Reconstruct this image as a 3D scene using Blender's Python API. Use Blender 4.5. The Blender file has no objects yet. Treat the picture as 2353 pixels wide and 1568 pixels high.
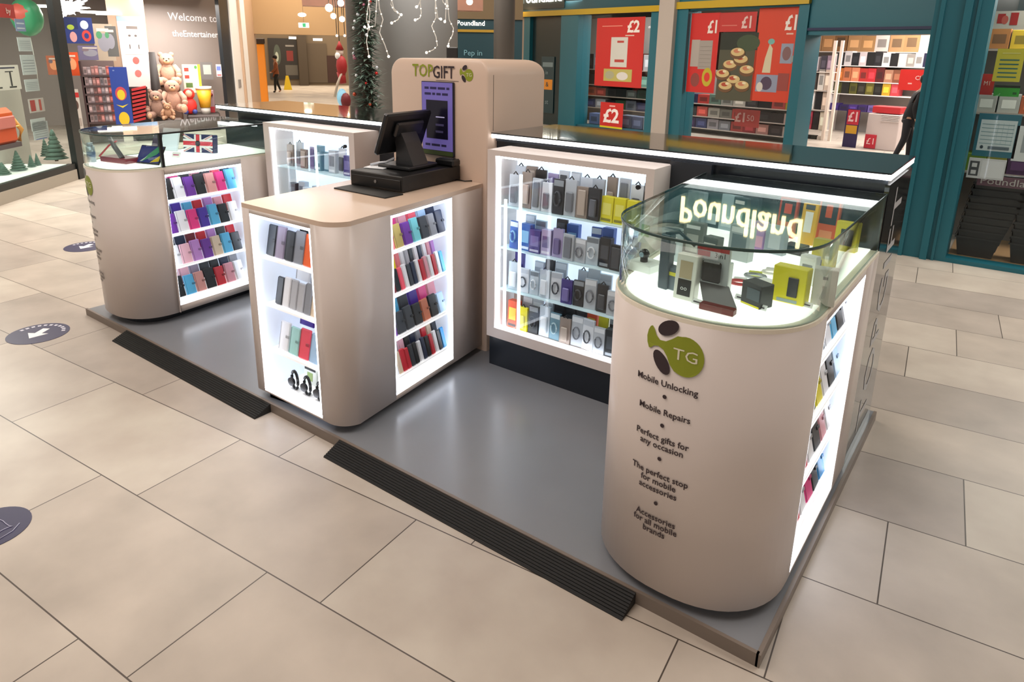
import bpy, math, random
import numpy as np
from mathutils import Vector, Matrix, Euler
random.seed(7)
COL = bpy.context.scene.collection
S = 1.3                      # the plan below is drawn in units of 1.3 m; everything is brought to metres at the end

# ------------------------------------------------------------------ camera
F = 1574.0; CX = 1176.5; CY = 562.5; YAW, PIT, ROL = -.6391, .2746, -.0157
def _axes():
    f = np.array([math.sin(YAW)*math.cos(PIT), math.cos(YAW)*math.cos(PIT), -math.sin(PIT)])
    r = np.array([math.cos(YAW), -math.sin(YAW), 0.0]); d = np.cross(f, r)
    return np.array([r*math.cos(ROL)+d*math.sin(ROL), -r*math.sin(ROL)+d*math.cos(ROL), f])
RX = _axes()
CAM = np.array([0.342, -1.597, 1.6])
def ray(px, py): return RX.T @ np.array([(px-CX)/F, (py-CY)/F, 1.0])
def at(px, py, x=None, y=None, z=None):
    d = ray(px, py); i, v = (0, x) if x is not None else (1, y) if y is not None else (2, z)
    return Vector(CAM + d*(v-CAM[i])/d[i])
def atD(px, py, D):
    d = ray(px, py); return Vector(CAM + d*D/math.hypot(d[0], d[1]))
cam_d = bpy.data.cameras.new('camera'); cam = bpy.data.objects.new('camera', cam_d); COL.objects.link(cam)
cam_d.sensor_width = 36; cam_d.lens = F/2353*36; cam_d.shift_x = 0; cam_d.shift_y = -(784-CY)/2353
cam_d.clip_end = 200; cam_d.clip_start = .05
mw = Matrix((RX[0], -RX[1], -RX[2])).transposed().to_4x4(); mw.translation = Vector(CAM); cam.matrix_world = mw
bpy.context.scene.camera = cam

# ------------------------------------------------------------------ materials
def lin(c):
    if isinstance(c, str): c = [int(c[i:i+2], 16)/255 for i in (0, 2, 4)]
    return tuple((v/12.92 if v <= .04045 else ((v+.055)/1.055)**2.4) for v in c) + (1.0,)
_M = {}
def mat(c, rough=.5, metal=0.0, emit=0.0, noise=0.0, nscale=20.0, coat=0.0, ecol=None, bump=0.0):
    k = (c if isinstance(c, str) else tuple(c), rough, metal, emit, noise, nscale, coat, ecol, bump)
    if k in _M: return _M[k]
    m = bpy.data.materials.new('surface'); m.use_nodes = True; nt = m.node_tree
    b = nt.nodes['Principled BSDF']; col = lin(c)
    b.inputs['Base Color'].default_value = col; b.inputs['Roughness'].default_value = rough; b.inputs['Metallic'].default_value = metal
    b.inputs['Coat Weight'].default_value = coat
    if emit:
        b.inputs['Emission Color'].default_value = lin(ecol) if ecol else col; b.inputs['Emission Strength'].default_value = emit
    if noise or bump:
        tc = nt.nodes.new('ShaderNodeTexCoord'); n = nt.nodes.new('ShaderNodeTexNoise'); n.inputs['Scale'].default_value = nscale; n.inputs['Detail'].default_value = 4
        nt.links.new(tc.outputs['Object'], n.inputs['Vector'])
        if noise:
            mx = nt.nodes.new('ShaderNodeMix'); mx.data_type = 'RGBA'; mx.blend_type = 'MULTIPLY'; mx.inputs[0].default_value = noise
            mx.inputs[6].default_value = col; nt.links.new(n.outputs['Fac'], mx.inputs[7]); 
            br = nt.nodes.new('ShaderNodeBrightContrast'); br.inputs['Bright'].default_value = noise*.25; nt.links.new(mx.outputs[2], br.inputs['Color']); nt.links.new(br.outputs[0], b.inputs['Base Color'])
        if bump:
            bp = nt.nodes.new('ShaderNodeBump'); bp.inputs['Strength'].default_value = bump; bp.inputs['Distance'].default_value = .01
            nt.links.new(n.outputs['Fac'], bp.inputs['Height']); nt.links.new(bp.outputs[0], b.inputs['Normal'])
    _M[k] = m; return m
def glass(tint='f2faf8', refl=1.0, rough=.02):
    k = ('glass', tint, refl, rough)
    if k in _M: return _M[k]
    m = bpy.data.materials.new('glass'); m.use_nodes = True; nt = m.node_tree; nt.nodes.clear()
    o = nt.nodes.new('ShaderNodeOutputMaterial'); mx = nt.nodes.new('ShaderNodeMixShader'); t = nt.nodes.new('ShaderNodeBsdfTransparent'); g = nt.nodes.new('ShaderNodeBsdfGlossy')
    t.inputs[0].default_value = lin(tint); g.inputs['Roughness'].default_value = rough
    # Schlick reflectance, the same from both sides of the pane
    fr = nt.nodes.new('ShaderNodeLayerWeight'); fr.inputs[0].default_value = .5; pw = nt.nodes.new('ShaderNodeMath'); pw.operation = 'POWER'; pw.inputs[1].default_value = 5
    ma = nt.nodes.new('ShaderNodeMath'); ma.operation = 'MULTIPLY_ADD'; ma.inputs[1].default_value = .9; ma.inputs[2].default_value = .035
    mu = nt.nodes.new('ShaderNodeMath'); mu.operation = 'MULTIPLY'; mu.inputs[1].default_value = refl; mu.use_clamp = True
    nt.links.new(fr.outputs['Facing'], pw.inputs[0]); nt.links.new(pw.outputs[0], ma.inputs[0]); nt.links.new(ma.outputs[0], mu.inputs[0]); nt.links.new(mu.outputs[0], mx.inputs[0]); nt.links.new(t.outputs[0], mx.inputs[1]); nt.links.new(g.outputs[0], mx.inputs[2]); nt.links.new(mx.outputs[0], o.inputs[0])
    _M[k] = m; return m

# ------------------------------------------------------------------ mesh builder
def V(*a): return Vector(a)
class MB:
    def __init__(s, T=None): s.v = []; s.f = []; s.mi = []; s.T = T or Matrix.Identity(4); s.m = 0; s.smooth = set()
    def add(s, vs, fs, smooth=False):
        n = len(s.v); s.v += [s.T @ Vector(p) for p in vs]
        for f in fs:
            if smooth: s.smooth.add(len(s.f))
            s.f.append([i+n for i in f]); s.mi.append(s.m)
        return s
    def use(s, i): s.m = i; return s
    def box(s, x0, x1, y0, y1, z0, z1):
        return s.add([(x0,y0,z0),(x1,y0,z0),(x1,y1,z0),(x0,y1,z0),(x0,y0,z1),(x1,y0,z1),(x1,y1,z1),(x0,y1,z1)],
                     [(0,3,2,1),(4,5,6,7),(0,1,5,4),(1,2,6,5),(2,3,7,6),(3,0,4,7)])
    def rbox(s, x0, x1, y0, y1, z0, z1, r=.004):
        # box with chamfered long edges
        r = min(r, (x1-x0)*.45, (y1-y0)*.45, (z1-z0)*.45)
        P = []
        for zz, e in ((z0, r), (z0+r, 0), (z1-r, 0), (z1, r)):
            X0, X1, Y0, Y1 = x0+e, x1-e, y0+e, y1-e
            q = r if e == 0 else 0
            P += [(X0+q,Y0,zz),(X1-q,Y0,zz),(X1,Y0+q,zz),(X1,Y1-q,zz),(X1-q,Y1,zz),(X0+q,Y1,zz),(X0,Y1-q,zz),(X0,Y0+q,zz)]
        fs = [tuple(range(7,-1,-1)), tuple(range(24,32))]
        for k in range(3):
            for i in range(8):
                j = (i+1) % 8; fs.append((k*8+i, k*8+j, (k+1)*8+j, (k+1)*8+i))
        return s.add(P, fs)
    def prism(s, poly, z0, z1, smooth=False):
        n = len(poly); vs = [(p[0],p[1],z0) for p in poly]+[(p[0],p[1],z1) for p in poly]
        s.add(vs, [tuple(range(n-1,-1,-1)), tuple(range(n, 2*n))])
        k = len(s.v)-2*n
        for i in range(n):
            j = (i+1) % n
            if smooth: s.smooth.add(len(s.f))
            s.f.append([k+i,k+j,k+n+j,k+n+i]); s.mi.append(s.m)
        return s
    def plate(s, poly, y0, y1):
        # polygon in x,z (counter-clockwise seen from -y), thickness y0..y1
        n = len(poly); vs = [(p[0],y0,p[1]) for p in poly]+[(p[0],y1,p[1]) for p in poly]
        fs = [tuple(range(n)), tuple(range(2*n-1,n-1,-1))]+[(i,i+n,(i+1)%n+n,(i+1)%n) for i in range(n)]
        return s.add(vs, fs)
    def ribbon(s, pts, z0, z1, t):
        # thick wall along an open outline; solid lies to the left of the direction of travel
        n = len(pts); nor = []
        for i in range(n):
            a = V(*pts[max(i-1,0)]); b = V(*pts[min(i+1,n-1)]); d = (b-a).normalized(); nor.append(V(-d.y, d.x))
        inn = [(pts[i][0]+nor[i].x*t, pts[i][1]+nor[i].y*t) for i in range(n)]
        vs = [(p[0],p[1],z0) for p in pts]+[(p[0],p[1],z1) for p in pts]+[(p[0],p[1],z0) for p in inn]+[(p[0],p[1],z1) for p in inn]
        s.add(vs, [])
        k = len(s.v)-4*n
        def F(a, sm):
            if sm: s.smooth.add(len(s.f))
            s.f.append([k+q for q in a]); s.mi.append(s.m)
        for i in range(n-1):
            j = i+1
            F((i,j,n+j,n+i), True); F((2*n+j,2*n+i,3*n+i,3*n+j), True); F((n+i,n+j,3*n+j,3*n+i), False); F((j,i,2*n+i,2*n+j), False)
        F((0,n,3*n,2*n), False); F((n-1,2*n+n-1,3*n+n-1,n+n-1), False)
        return s
    def cyl(s, c, r, h, n=16, r2=None, cap=True):
        r2 = r if r2 is None else r2; c = Vector(c)
        a = [(c.x+r*math.cos(2*math.pi*i/n), c.y+r*math.sin(2*math.pi*i/n), c.z) for i in range(n)]
        b = [(c.x+r2*math.cos(2*math.pi*i/n), c.y+r2*math.sin(2*math.pi*i/n), c.z+h) for i in range(n)]
        s.add(a+b, [(i,(i+1)%n,n+(i+1)%n,n+i) for i in range(n)], True)
        if cap:
            k = len(s.v)-2*n; s.f += [[k+i for i in range(n-1,-1,-1)], [k+n+i for i in range(n)]]; s.mi += [s.m, s.m]
        return s
    def sph(s, c, r, n=12, sc=(1,1,1), rot=None):
        c = Vector(c); vs = []; m = n//2
        for j in range(m+1):
            t = math.pi*j/m
            for i in range(n):
                p = 2*math.pi*i/n; q = V(math.sin(t)*math.cos(p)*sc[0]*r, math.sin(t)*math.sin(p)*sc[1]*r, math.cos(t)*sc[2]*r)
                if rot: q = rot @ q
                vs.append(c+q)
        return s.add(vs, [(j*n+i,(j+1)*n+i,(j+1)*n+(i+1)%n,j*n+(i+1)%n) for j in range(m) for i in range(n)], True)
    def tube(s, pts, r, n=8):
        pts = [Vector(p) for p in pts]; rr = r if isinstance(r, (list, tuple)) else [r]*len(pts); vs = []
        up = V(0,0,1)
        for i, p in enumerate(pts):
            d = (pts[min(i+1,len(pts)-1)]-pts[max(i-1,0)]).normalized()
            a = d.cross(up if abs(d.z) < .95 else V(1,0,0)).normalized(); b = d.cross(a)
            vs += [p+(a*math.cos(2*math.pi*k/n)+b*math.sin(2*math.pi*k/n))*rr[i] for k in range(n)]
        L = len(pts); s.add(vs, [(i*n+k,i*n+(k+1)%n,(i+1)*n+(k+1)%n,(i+1)*n+k) for i in range(L-1) for k in range(n)], True)
        k0 = len(s.v)-L*n; s.f += [[k0+k for k in range(n-1,-1,-1)], [k0+(L-1)*n+k for k in range(n)]]; s.mi += [s.m, s.m]
        return s
    def disc(s, c, rx, rz, n=24, rot=0.0, y=0.0):
        # flat ellipse facing -y, centre (x,z)
        vs = []
        for i in range(n):
            a = 2*math.pi*i/n; x, z = rx*math.cos(a), rz*math.sin(a)
            vs.append((c[0]+x*math.cos(rot)-z*math.sin(rot), y, c[1]+x*math.sin(rot)+z*math.cos(rot)))
        return s.add(vs, [tuple(range(n))])
    def rect(s, x0, x1, z0, z1, y=0.0): return s.add([(x0,y,z0),(x1,y,z0),(x1,y,z1),(x0,y,z1)], [(0,1,2,3)])
    def text(s, body, size, x, z, y=0.0, align='C', squash=1.0, ext=0.0, bold=0.0):
        vs, fs = text_data(body, ext, bold)
        xs = [p[0] for p in vs]; w = max(xs)-min(xs); ox = {'C': -(max(xs)+min(xs))/2, 'L': -min(xs), 'R': -max(xs)}[align]
        return s.add([(x+(p[0]+ox)*size*squash, y-p[2]*size, z+p[1]*size) for p in vs], fs)
    def build(s, name, mats, parent=None, origin=None, rot=None, kind=None):
        if not isinstance(mats, (list, tuple)): mats = [mats]
        org = Vector(origin) if origin is not None else (ORG.get(parent.name, V(0,0,0)) if parent else V(0,0,0))
        me = bpy.data.meshes.new(name); me.from_pydata([tuple(p-org) for p in s.v] if rot is None else [tuple(p) for p in s.v], [], s.f)
        for m in mats: me.materials.append(m)
        for i, p in enumerate(me.polygons):
            p.material_index = min(s.mi[i], len(mats)-1)
            if i in s.smooth: p.use_smooth = True
        o = bpy.data.objects.new(name, me); COL.objects.link(o)
        if parent:
            o.parent = parent; ORG[o.name] = org
            if origin is not None and parent: o.location = (0,0,0)
        else: o.location = org if rot is None else Vector(origin); ORG[o.name] = org
        if rot is not None: o.rotation_euler = rot
        if kind: o['kind'] = kind
        return o
ORG = {}
_T = {}
def text_data(body, ext=0.0, bold=0.0):
    if (body, ext, bold) in _T: return _T[(body, ext, bold)]
    cu = bpy.data.curves.new('t', 'FONT'); cu.body = body; cu.size = 1; cu.resolution_u = 2; cu.extrude = ext; cu.offset = bold; cu.align_y = 'CENTER'
    ob = bpy.data.objects.new('t', cu); COL.objects.link(ob); bpy.context.view_layer.update()
    me = bpy.data.meshes.new_from_object(ob.evaluated_get(bpy.context.evaluated_depsgraph_get()))
    r = ([tuple(v.co) for v in me.vertices], [tuple(p.vertices) for p in me.polygons])
    bpy.data.objects.remove(ob); bpy.data.curves.remove(cu); bpy.data.meshes.remove(me); _T[(body, ext, bold)] = r; return r
def tag(o, label, cat, group=None, kind=None):
    if label: o['label'] = label
    if cat: o['category'] = cat
    if group: o['group'] = group
    if kind: o['kind'] = kind
    return o
def thing(name, label, cat, loc, rot=(0,0,0), group=None):
    o = bpy.data.objects.new(name, None); COL.objects.link(o); o.empty_display_size = .05
    o.location = loc; o.rotation_euler = rot; tag(o, label, cat, group)
    ORG[o.name] = Vector(loc); return o
def lthing(name, label, cat, loc, rot=(0,0,0), group=None):   # parts given in the thing's own axes
    o = thing(name, label, cat, loc, rot, group); ORG[o.name] = V(0,0,0); return o
def struct(o): o['kind'] = 'structure'; return o
ORD = ['first','second','third','fourth','fifth','sixth','seventh','eighth','ninth','tenth','eleventh','twelfth','thirteenth','fourteenth','fifteenth','sixteenth','seventeenth','eighteenth','nineteenth','twentieth','twenty-first','twenty-second','twenty-third','twenty-fourth']

class Plane:
    """a vertical plane in the place: origin P, U runs to the right along it, N runs away behind it"""
    def __init__(s, P, U):
        s.P = Vector((P[0], P[1], 0)); s.U = Vector((U[0], U[1], 0)).normalized(); s.N = V(-s.U.y, s.U.x, 0); s.ang = math.atan2(s.U.y, s.U.x)
    def back(s, d): return Plane(s.P+s.N*d, s.U)
    def uz(s, px, py):
        d = Vector(ray(px, py)); c = Vector(CAM); t = (s.P-c).dot(s.N)/d.dot(s.N); q = c+d*t; return (q-s.P).dot(s.U), q.z
    def w(s, u, z, d=0): return s.P+s.U*u+s.N*d+V(0,0,z)
    def R(s, x0, y0, x1, y1):
        ym = (y0+y1)/2; xm = (x0+x1)/2
        return s.uz(x0, ym)[0], s.uz(x1, ym)[0], s.uz(xm, y1)[1], s.uz(xm, y0)[1]
    def M(s, u=0, z=0, d=0):
        m = Matrix(((s.U.x, s.N.x, 0), (s.U.y, s.N.y, 0), (0, 0, 1))).to_4x4(); m.translation = s.w(u, z, d); return m
    def mb(s): return MB(s.M())
# ================================================================== the setting
def tile_material():
    m = bpy.data.materials.new('stone_tiles'); m.use_nodes = True; nt = m.node_tree; b = nt.nodes['Principled BSDF']; L = nt.links.new
    def N(t, **k):
        n = nt.nodes.new(t)
        for a, v in k.items(): setattr(n, a, v)
        return n
    def math_(op, a, b_=None):
        n = N('ShaderNodeMath', operation=op)
        for i, q in enumerate((a, b_)):
            if q is None: continue
            if isinstance(q, (int, float)): n.inputs[i].default_value = q
            else: L(q, n.inputs[i])
        return n.outputs[0]
    tc = N('ShaderNodeTexCoord'); mp = N('ShaderNodeMapping', vector_type='POINT'); mp.inputs['Scale'].default_value = (1/S,)*3; mp.inputs['Rotation'].default_value = (0,0,-math.radians(5.2))
    L(tc.outputs['Object'], mp.inputs['Vector']); sp = N('ShaderNodeSeparateXYZ'); L(mp.outputs[0], sp.inputs[0])
    yy = math_('DIVIDE', math_('ADD', sp.outputs[1], .477+45.2), .452); k = math_('FLOOR', yy)
    xx = math_('DIVIDE', math_('ADD', math_('SUBTRACT', sp.outputs[0], math_('MULTIPLY', math_('SUBTRACT', k, 100), .235)), .205+95.3), .953)
    ci = math_('FLOOR', xx); fx = math_('FRACT', xx); fy = math_('FRACT', yy)
    ex = math_('MULTIPLY', math_('MINIMUM', fx, math_('SUBTRACT', 1, fx)), .953); ey = math_('MULTIPLY', math_('MINIMUM', fy, math_('SUBTRACT', 1, fy)), .452)
    e = math_('MINIMUM', ex, ey); line = math_('LESS_THAN', e, .0022)
    cb = N('ShaderNodeCombineXYZ'); L(ci, cb.inputs[0]); L(k, cb.inputs[1]); wn = N('ShaderNodeTexWhiteNoise', noise_dimensions='2D'); L(cb.outputs[0], wn.inputs['Vector'])
    ramp = N('ShaderNodeValToRGB'); el = ramp.color_ramp.elements
    el[0].color = lin('aba198'); el[1].color = lin('c5bbae'); q = el.new(.3); q.color = lin('b9aea2'); q = el.new(.7); q.color = lin('c0b6aa'); L(wn.outputs['Value'], ramp.inputs[0])
    ns = N('ShaderNodeTexNoise'); ns.inputs['Scale'].default_value = 2.6; ns.inputs['Detail'].default_value = 6; L(tc.outputs['Object'], ns.inputs['Vector'])
    mx = N('ShaderNodeMix', data_type='RGBA', blend_type='OVERLAY'); mx.inputs[0].default_value = .35; L(ramp.outputs[0], mx.inputs[6]); L(ns.outputs['Fac'], mx.inputs[7])
    m2 = N('ShaderNodeMix', data_type='RGBA'); L(line, m2.inputs[0]); L(mx.outputs[2], m2.inputs[6]); m2.inputs[7].default_value = lin('4f463f'); L(m2.outputs[2], b.inputs['Base Color'])
    b.inputs['Roughness'].default_value = .36; b.inputs['Specular IOR Level'].default_value = .4
    return m
fl = MB().box(-42, 8, -6, 42, -.08, 0).build('floor', tile_material()); struct(fl)

WARMW = mat('d9cdc6', .35); WARMB = mat('ecdfd4', .32)
GLOW = mat('f2f7ff', .5, emit=2.0); GLOWS = mat('e6eefb', .5, emit=.42); GLOW2 = mat('f2f6ff', .5, emit=6.0); LED = mat('ffffff', .5, emit=3.6); INW = mat('e2eaf6', .45, emit=.2)
SHELFM = mat('ffffff', .35, emit=.35)
BLK = mat('0d0e10', .35); BLKG = mat('0b0d10', .08, coat=.5); DGREY = mat('22262c', .22); PLINTH = mat('1a1f27', .3)
# platform
ZP = .04
def prox(o, m=None): return o
t = thing('kiosk_platform', 'low grey vinyl platform with a thin bronze edge under the white kiosk', 'platform', V(-2.05,.85,0))
MB().box(-4.09, 0, .012, 1.66, 0, ZP).build('deck', mat('777b82', .26, noise=.3, nscale=1.5), t)
MB().box(-4.1, .006, .0, .012, 0, ZP+.003).box(.0, .012, .0, 1.66, 0, ZP+.003).build('edge_trim', mat('7c7066', .4), t)
for x0, x1, lab in ((-3.57,-2.2,'black ribbed rubber ramp strip between the left curved cabinet and the till counter'), (-1.72,-.36,'black ribbed rubber ramp strip in front of the right-hand bay, ending at the round cabinet')):
    b = MB(); n = 9; P = [(-.085, .002)]
    for i in range(n):
        a = -.083+i*.0094; h = .003+(ZP-.004)*(i+.3)/n; P += [(a, h), (a+.004, h+.004), (a+.0065, h+.004), (a+.0085, h)]
    P += [(-.001, ZP), (-.001, 0), (-.085, 0)]
    k = len(P); vs = [(x0,p[0],p[1]) for p in P]+[(x1,p[0],p[1]) for p in P]
    b.add(vs, [tuple(range(k-1,-1,-1)), tuple(range(k,2*k))]+[(i,(i+1)%k,k+(i+1)%k,k+i) for i in range(k)])
    o = b.build('ramp_strip', mat('131313', .6), origin=V((x0+x1)/2,-.04,0)); tag(o, lab, 'ramp', )

# ------------------------------------------------------------------ shared kiosk helpers
def niche(parent, P, U, w, z0, z1, depth, shelves, sd=None, rim=.012, glowrim=True, back=None, slot=None):
    """lit display recess: P lower-left corner on the face, U along it; shelves = heights"""
    pl = Plane(P, U); M = lambda: MB(pl.M())
    h0, h1 = z0, z1
    M().box(0,w,depth,depth+.01,h0,h1).build('back_panel', back or INW, parent)
    M().box(-.008,0,0.004,depth,h0,h1).build('side_panel', INW, parent); M().box(w,w+.008,0.004,depth,h0,h1).build('side_panel', INW, parent)
    M().box(0,w,0.004,depth,h0-.008,h0).build('base_panel', GLOWS, parent); M().box(0,w,0.004,depth,h1,h1+.008).build('ceiling_panel', INW, parent)
    if glowrim:
        b = M(); r = rim
        b.box(0,w,.002,.014,h0,h0+r).box(0,w,.002,.014,h1-r,h1).box(0,r,.002,.014,h0,h1).box(w-r,w,.002,.014,h0,h1).build('light_strip', GLOW2, parent)
    return pl
def shell(pts, z0, z1, t, openings):
    """wall along an outline (list of points); openings = list of (segment index, a, b, zo0, zo1) measured along that segment"""
    b = MB(); n = len(pts); op = {o[0]: o for o in openings}; run = [pts[0]]
    for i in range(n-1):
        a, c = Vector(pts[i]), Vector(pts[i+1]); L = (c-a).length; d = (c-a)/L
        if i in op:
            _, ua, ub, q0, q1 = op[i]; p, q = a+d*ua, a+d*ub
            if (p-Vector(run[-1])).length > 1e-5: run.append(tuple(p))
            if len(run) > 1: b.ribbon(run, z0, z1, t)
            b.ribbon([tuple(p), tuple(q)], z0, q0, t); b.ribbon([tuple(p), tuple(q)], q1, z1, t); run = [tuple(q)]
            if (c-q).length > 1e-5: run.append(tuple(c))
        else: run.append(tuple(c))
    if len(run) > 1: b.ribbon(run, z0, z1, t)
    return b

# ------------------------------------------------------------------ phone cases
CC = dict(black='151719', charcoal='34393f', grey='8b8f96', silver='b9bcc2', white='eceef2', red='c8202f', maroon='6e1420', coral='f2566a', salmon='f2858c', pink='dd9aa6', lightpink='efbccb',
 hotpink='e03684', purple='6a2f97', violet='45289a', lilac='bb86cc', skyblue='57b2dd', blue='2a8fd0', navy='1a2744', teal='6fc4cc', mint='a9e0dc', lightblue='a9cbea', beige='d5c1a6', gold='b7a45c',
 rose='d79a92', brown='c7704a', yellow='e9dd1e', orange='e8632c', green='4c9a3c', mauve='9a8fa5')
CNAME = dict(rose='rose gold', lightpink='pale pink', hotpink='hot pink', skyblue='sky blue', lightblue='pale blue', charcoal='charcoal grey', gold='gold-beige', coral='coral red', navy='navy blue')
def cm(c, r=.42): return mat(CC[c], r)
_case = {}
def case_meshes(w, h, t, c):
    k = (round(w,3), round(h,3), round(t,3), c)
    if k in _case: return _case[k]
    def mk(b, mats, nm):
        me = bpy.data.meshes.new(nm); me.from_pydata([tuple(p) for p in b.v], [], b.f)
        for m in mats: me.materials.append(m)
        for i, p in enumerate(me.polygons): p.material_index = min(b.mi[i], len(mats)-1)
        return me
    cv = MB().rbox(-w/2, w/2, 0, t, 0, h, .004)
    dk = tuple(max(0, v*.72) for v in [int(CC[c][i:i+2],16)/255 for i in (0,2,4)])
    cv.use(1).add([(-w*.44,-.0006,h*.03),(-w*.38,-.0006,h*.03),(-w*.38,-.0006,h*.97),(-w*.44,-.0006,h*.97)], [(0,1,2,3)])
    cl = MB().rbox(w*.18, w*.52, -.003, .0, h*.46, h*.56, .002).disc((w*.27, h*.51), w*.045, w*.045, 8, y=-.0035)
    _case[k] = (mk(cv, [cm(c), mat(dk, .5)], 'cover'), mk(cl, [mat(dk, .4)], 'clasp')); return _case[k]
def put_case(pl, u, d, z, w, h, t, c, lean, label, group, cat='phone case', name='phone_case', yaw=0.0, clasp=True):
    a, b = case_meshes(w, h, t, c)
    r = Euler((-lean, 0, pl.ang+yaw)); e = lthing(name, label, cat, pl.w(u, z, d), r, group)
    for me, nm in ((a, 'cover'), (b, 'clasp')):
        if nm == 'clasp' and not clasp: continue
        o = bpy.data.objects.new(nm, me); COL.objects.link(o); o.parent = e
    return e
def case_row(pl, cols, u0, u1, d, z, h, lean, where, row, thin=False, hh=None, kind='phone case', group=None):
    n = len(cols); st = (u1-u0)/n; t = .012
    for i, c in enumerate(cols):
        w = st*.93
        lab = '%s %s, %s from left, %s, %s' % (CNAME.get(c, c), kind, ORD[i], row, where)
        group = 'phone cases on the lit racks of the kiosk'
        hv = h*(1+.04*math.sin(i*2.3+z*9))
        put_case(pl, u0+st*(i+.5), d, z, w, hv, t, c, lean, lab, group, yaw=.03*math.sin(i*3.1+z*7), clasp=not thin)

def ushape(xl, xr, yf, yc, yb, n=2.3, shear=-.085, left_only=False):
    """outline from the back-left, round the rounded front, to the back-right; x moves with depth by shear"""
    cx = (xl+xr)/2; rx = (xr-xl)/2; ry = yc-yf; pts = [(xl, yb), (xl, yc)]
    K = 28
    for i in range(1, K):
        a = math.pi+math.pi*i/K; ca, sa = math.cos(a), math.sin(a)
        pts.append((cx+rx*math.copysign(abs(ca)**(2/n), ca), yc+ry*math.copysign(abs(sa)**(2/n), sa)))
    pts += [(xr, yc), (xr, yb)]
    return [(x+shear*(y-yc)*((xr-x)/(xr-xl) if left_only else 1), y) for x, y in pts]
def poly_off(pts, t):
    n = len(pts); out = []
    for i in range(n):
        a = V(*pts[max(i-1,0)]); b = V(*pts[min(i+1,n-1)]); d = (b-a).normalized(); out.append((pts[i][0]-d.y*t, pts[i][1]+d.x*t))
    return out
def wrap(b, pts, s0, off=.0025):
    """bend flat artwork (x,z on y=0) round an outline; x is measured along it from arc length s0"""
    P = [V(*p) for p in pts]; cum = [0]
    for i in range(1, len(P)): cum.append(cum[-1]+(P[i]-P[i-1]).length)
    out = []
    for v in b.v:
        s = s0+v.x; i = max(1, min(len(P)-1, next((k for k in range(1, len(P)) if cum[k] >= s), len(P)-1)))
        d = (P[i]-P[i-1]).normalized(); q = P[i-1]+d*(s-cum[i-1]); nrm = V(d.y, -d.x)
        q = q+nrm*(off-v.y); out.append(V(q.x, q.y, v.z))
    b.v = out; return b
def arc_at(pts, x):
    P = [V(*p) for p in pts]; s = 0; best = 0
    for i in range(1, len(P)):
        L = (P[i]-P[i-1]).length
        if i > 2 and P[i-1].x <= x <= P[i].x: return s+L*(x-P[i-1].x)/(P[i].x-P[i-1].x)
        s += L
    return s
# emblem drawn from the photograph, in units of its own height
def emblem(b, cx, cz, sc, green=0, dark=1, letters=2, txt=True):
    def q(x, y): return (cx+(x-620)/400*sc, cz-(y-575)/400*sc)
    out = [(452,450),(468,470),(485,510),(515,537),(560,533),(600,507),(640,474)]
    out += [(705+124*math.cos(a), 607+142*math.sin(a)) for a in [math.radians(-118+i*12) for i in range(1, 20)]]
    out += [(632,728),(598,690),(575,640),(545,598),(505,583),(470,592),(450,612),(432,618),(416,580),(411,535),(420,490),(435,460)]
    b.use(green).add([(q(*p)[0], 0, q(*p)[1]) for p in out], [tuple(range(len(out)-1,-1,-1))])
    b.use(dark).disc(q(570,435), 83/400*sc, 50/400*sc, 20, rot=math.radians(33), y=-.0004)
    b.disc(q(538,693), 92/400*sc, 50/400*sc, 20, rot=math.radians(-55), y=-.0004)
    if txt: x, z = q(702, 603); b.use(letters).text('TG', 92/400*sc*1.25, x, z, y=-.0008, squash=1.15)
    return b
GREEN = mat('8f9a1f', .45); DARK = mat('33242a', .45); EMB = [GREEN, DARK, mat('e8e2c8', .5)]

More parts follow.
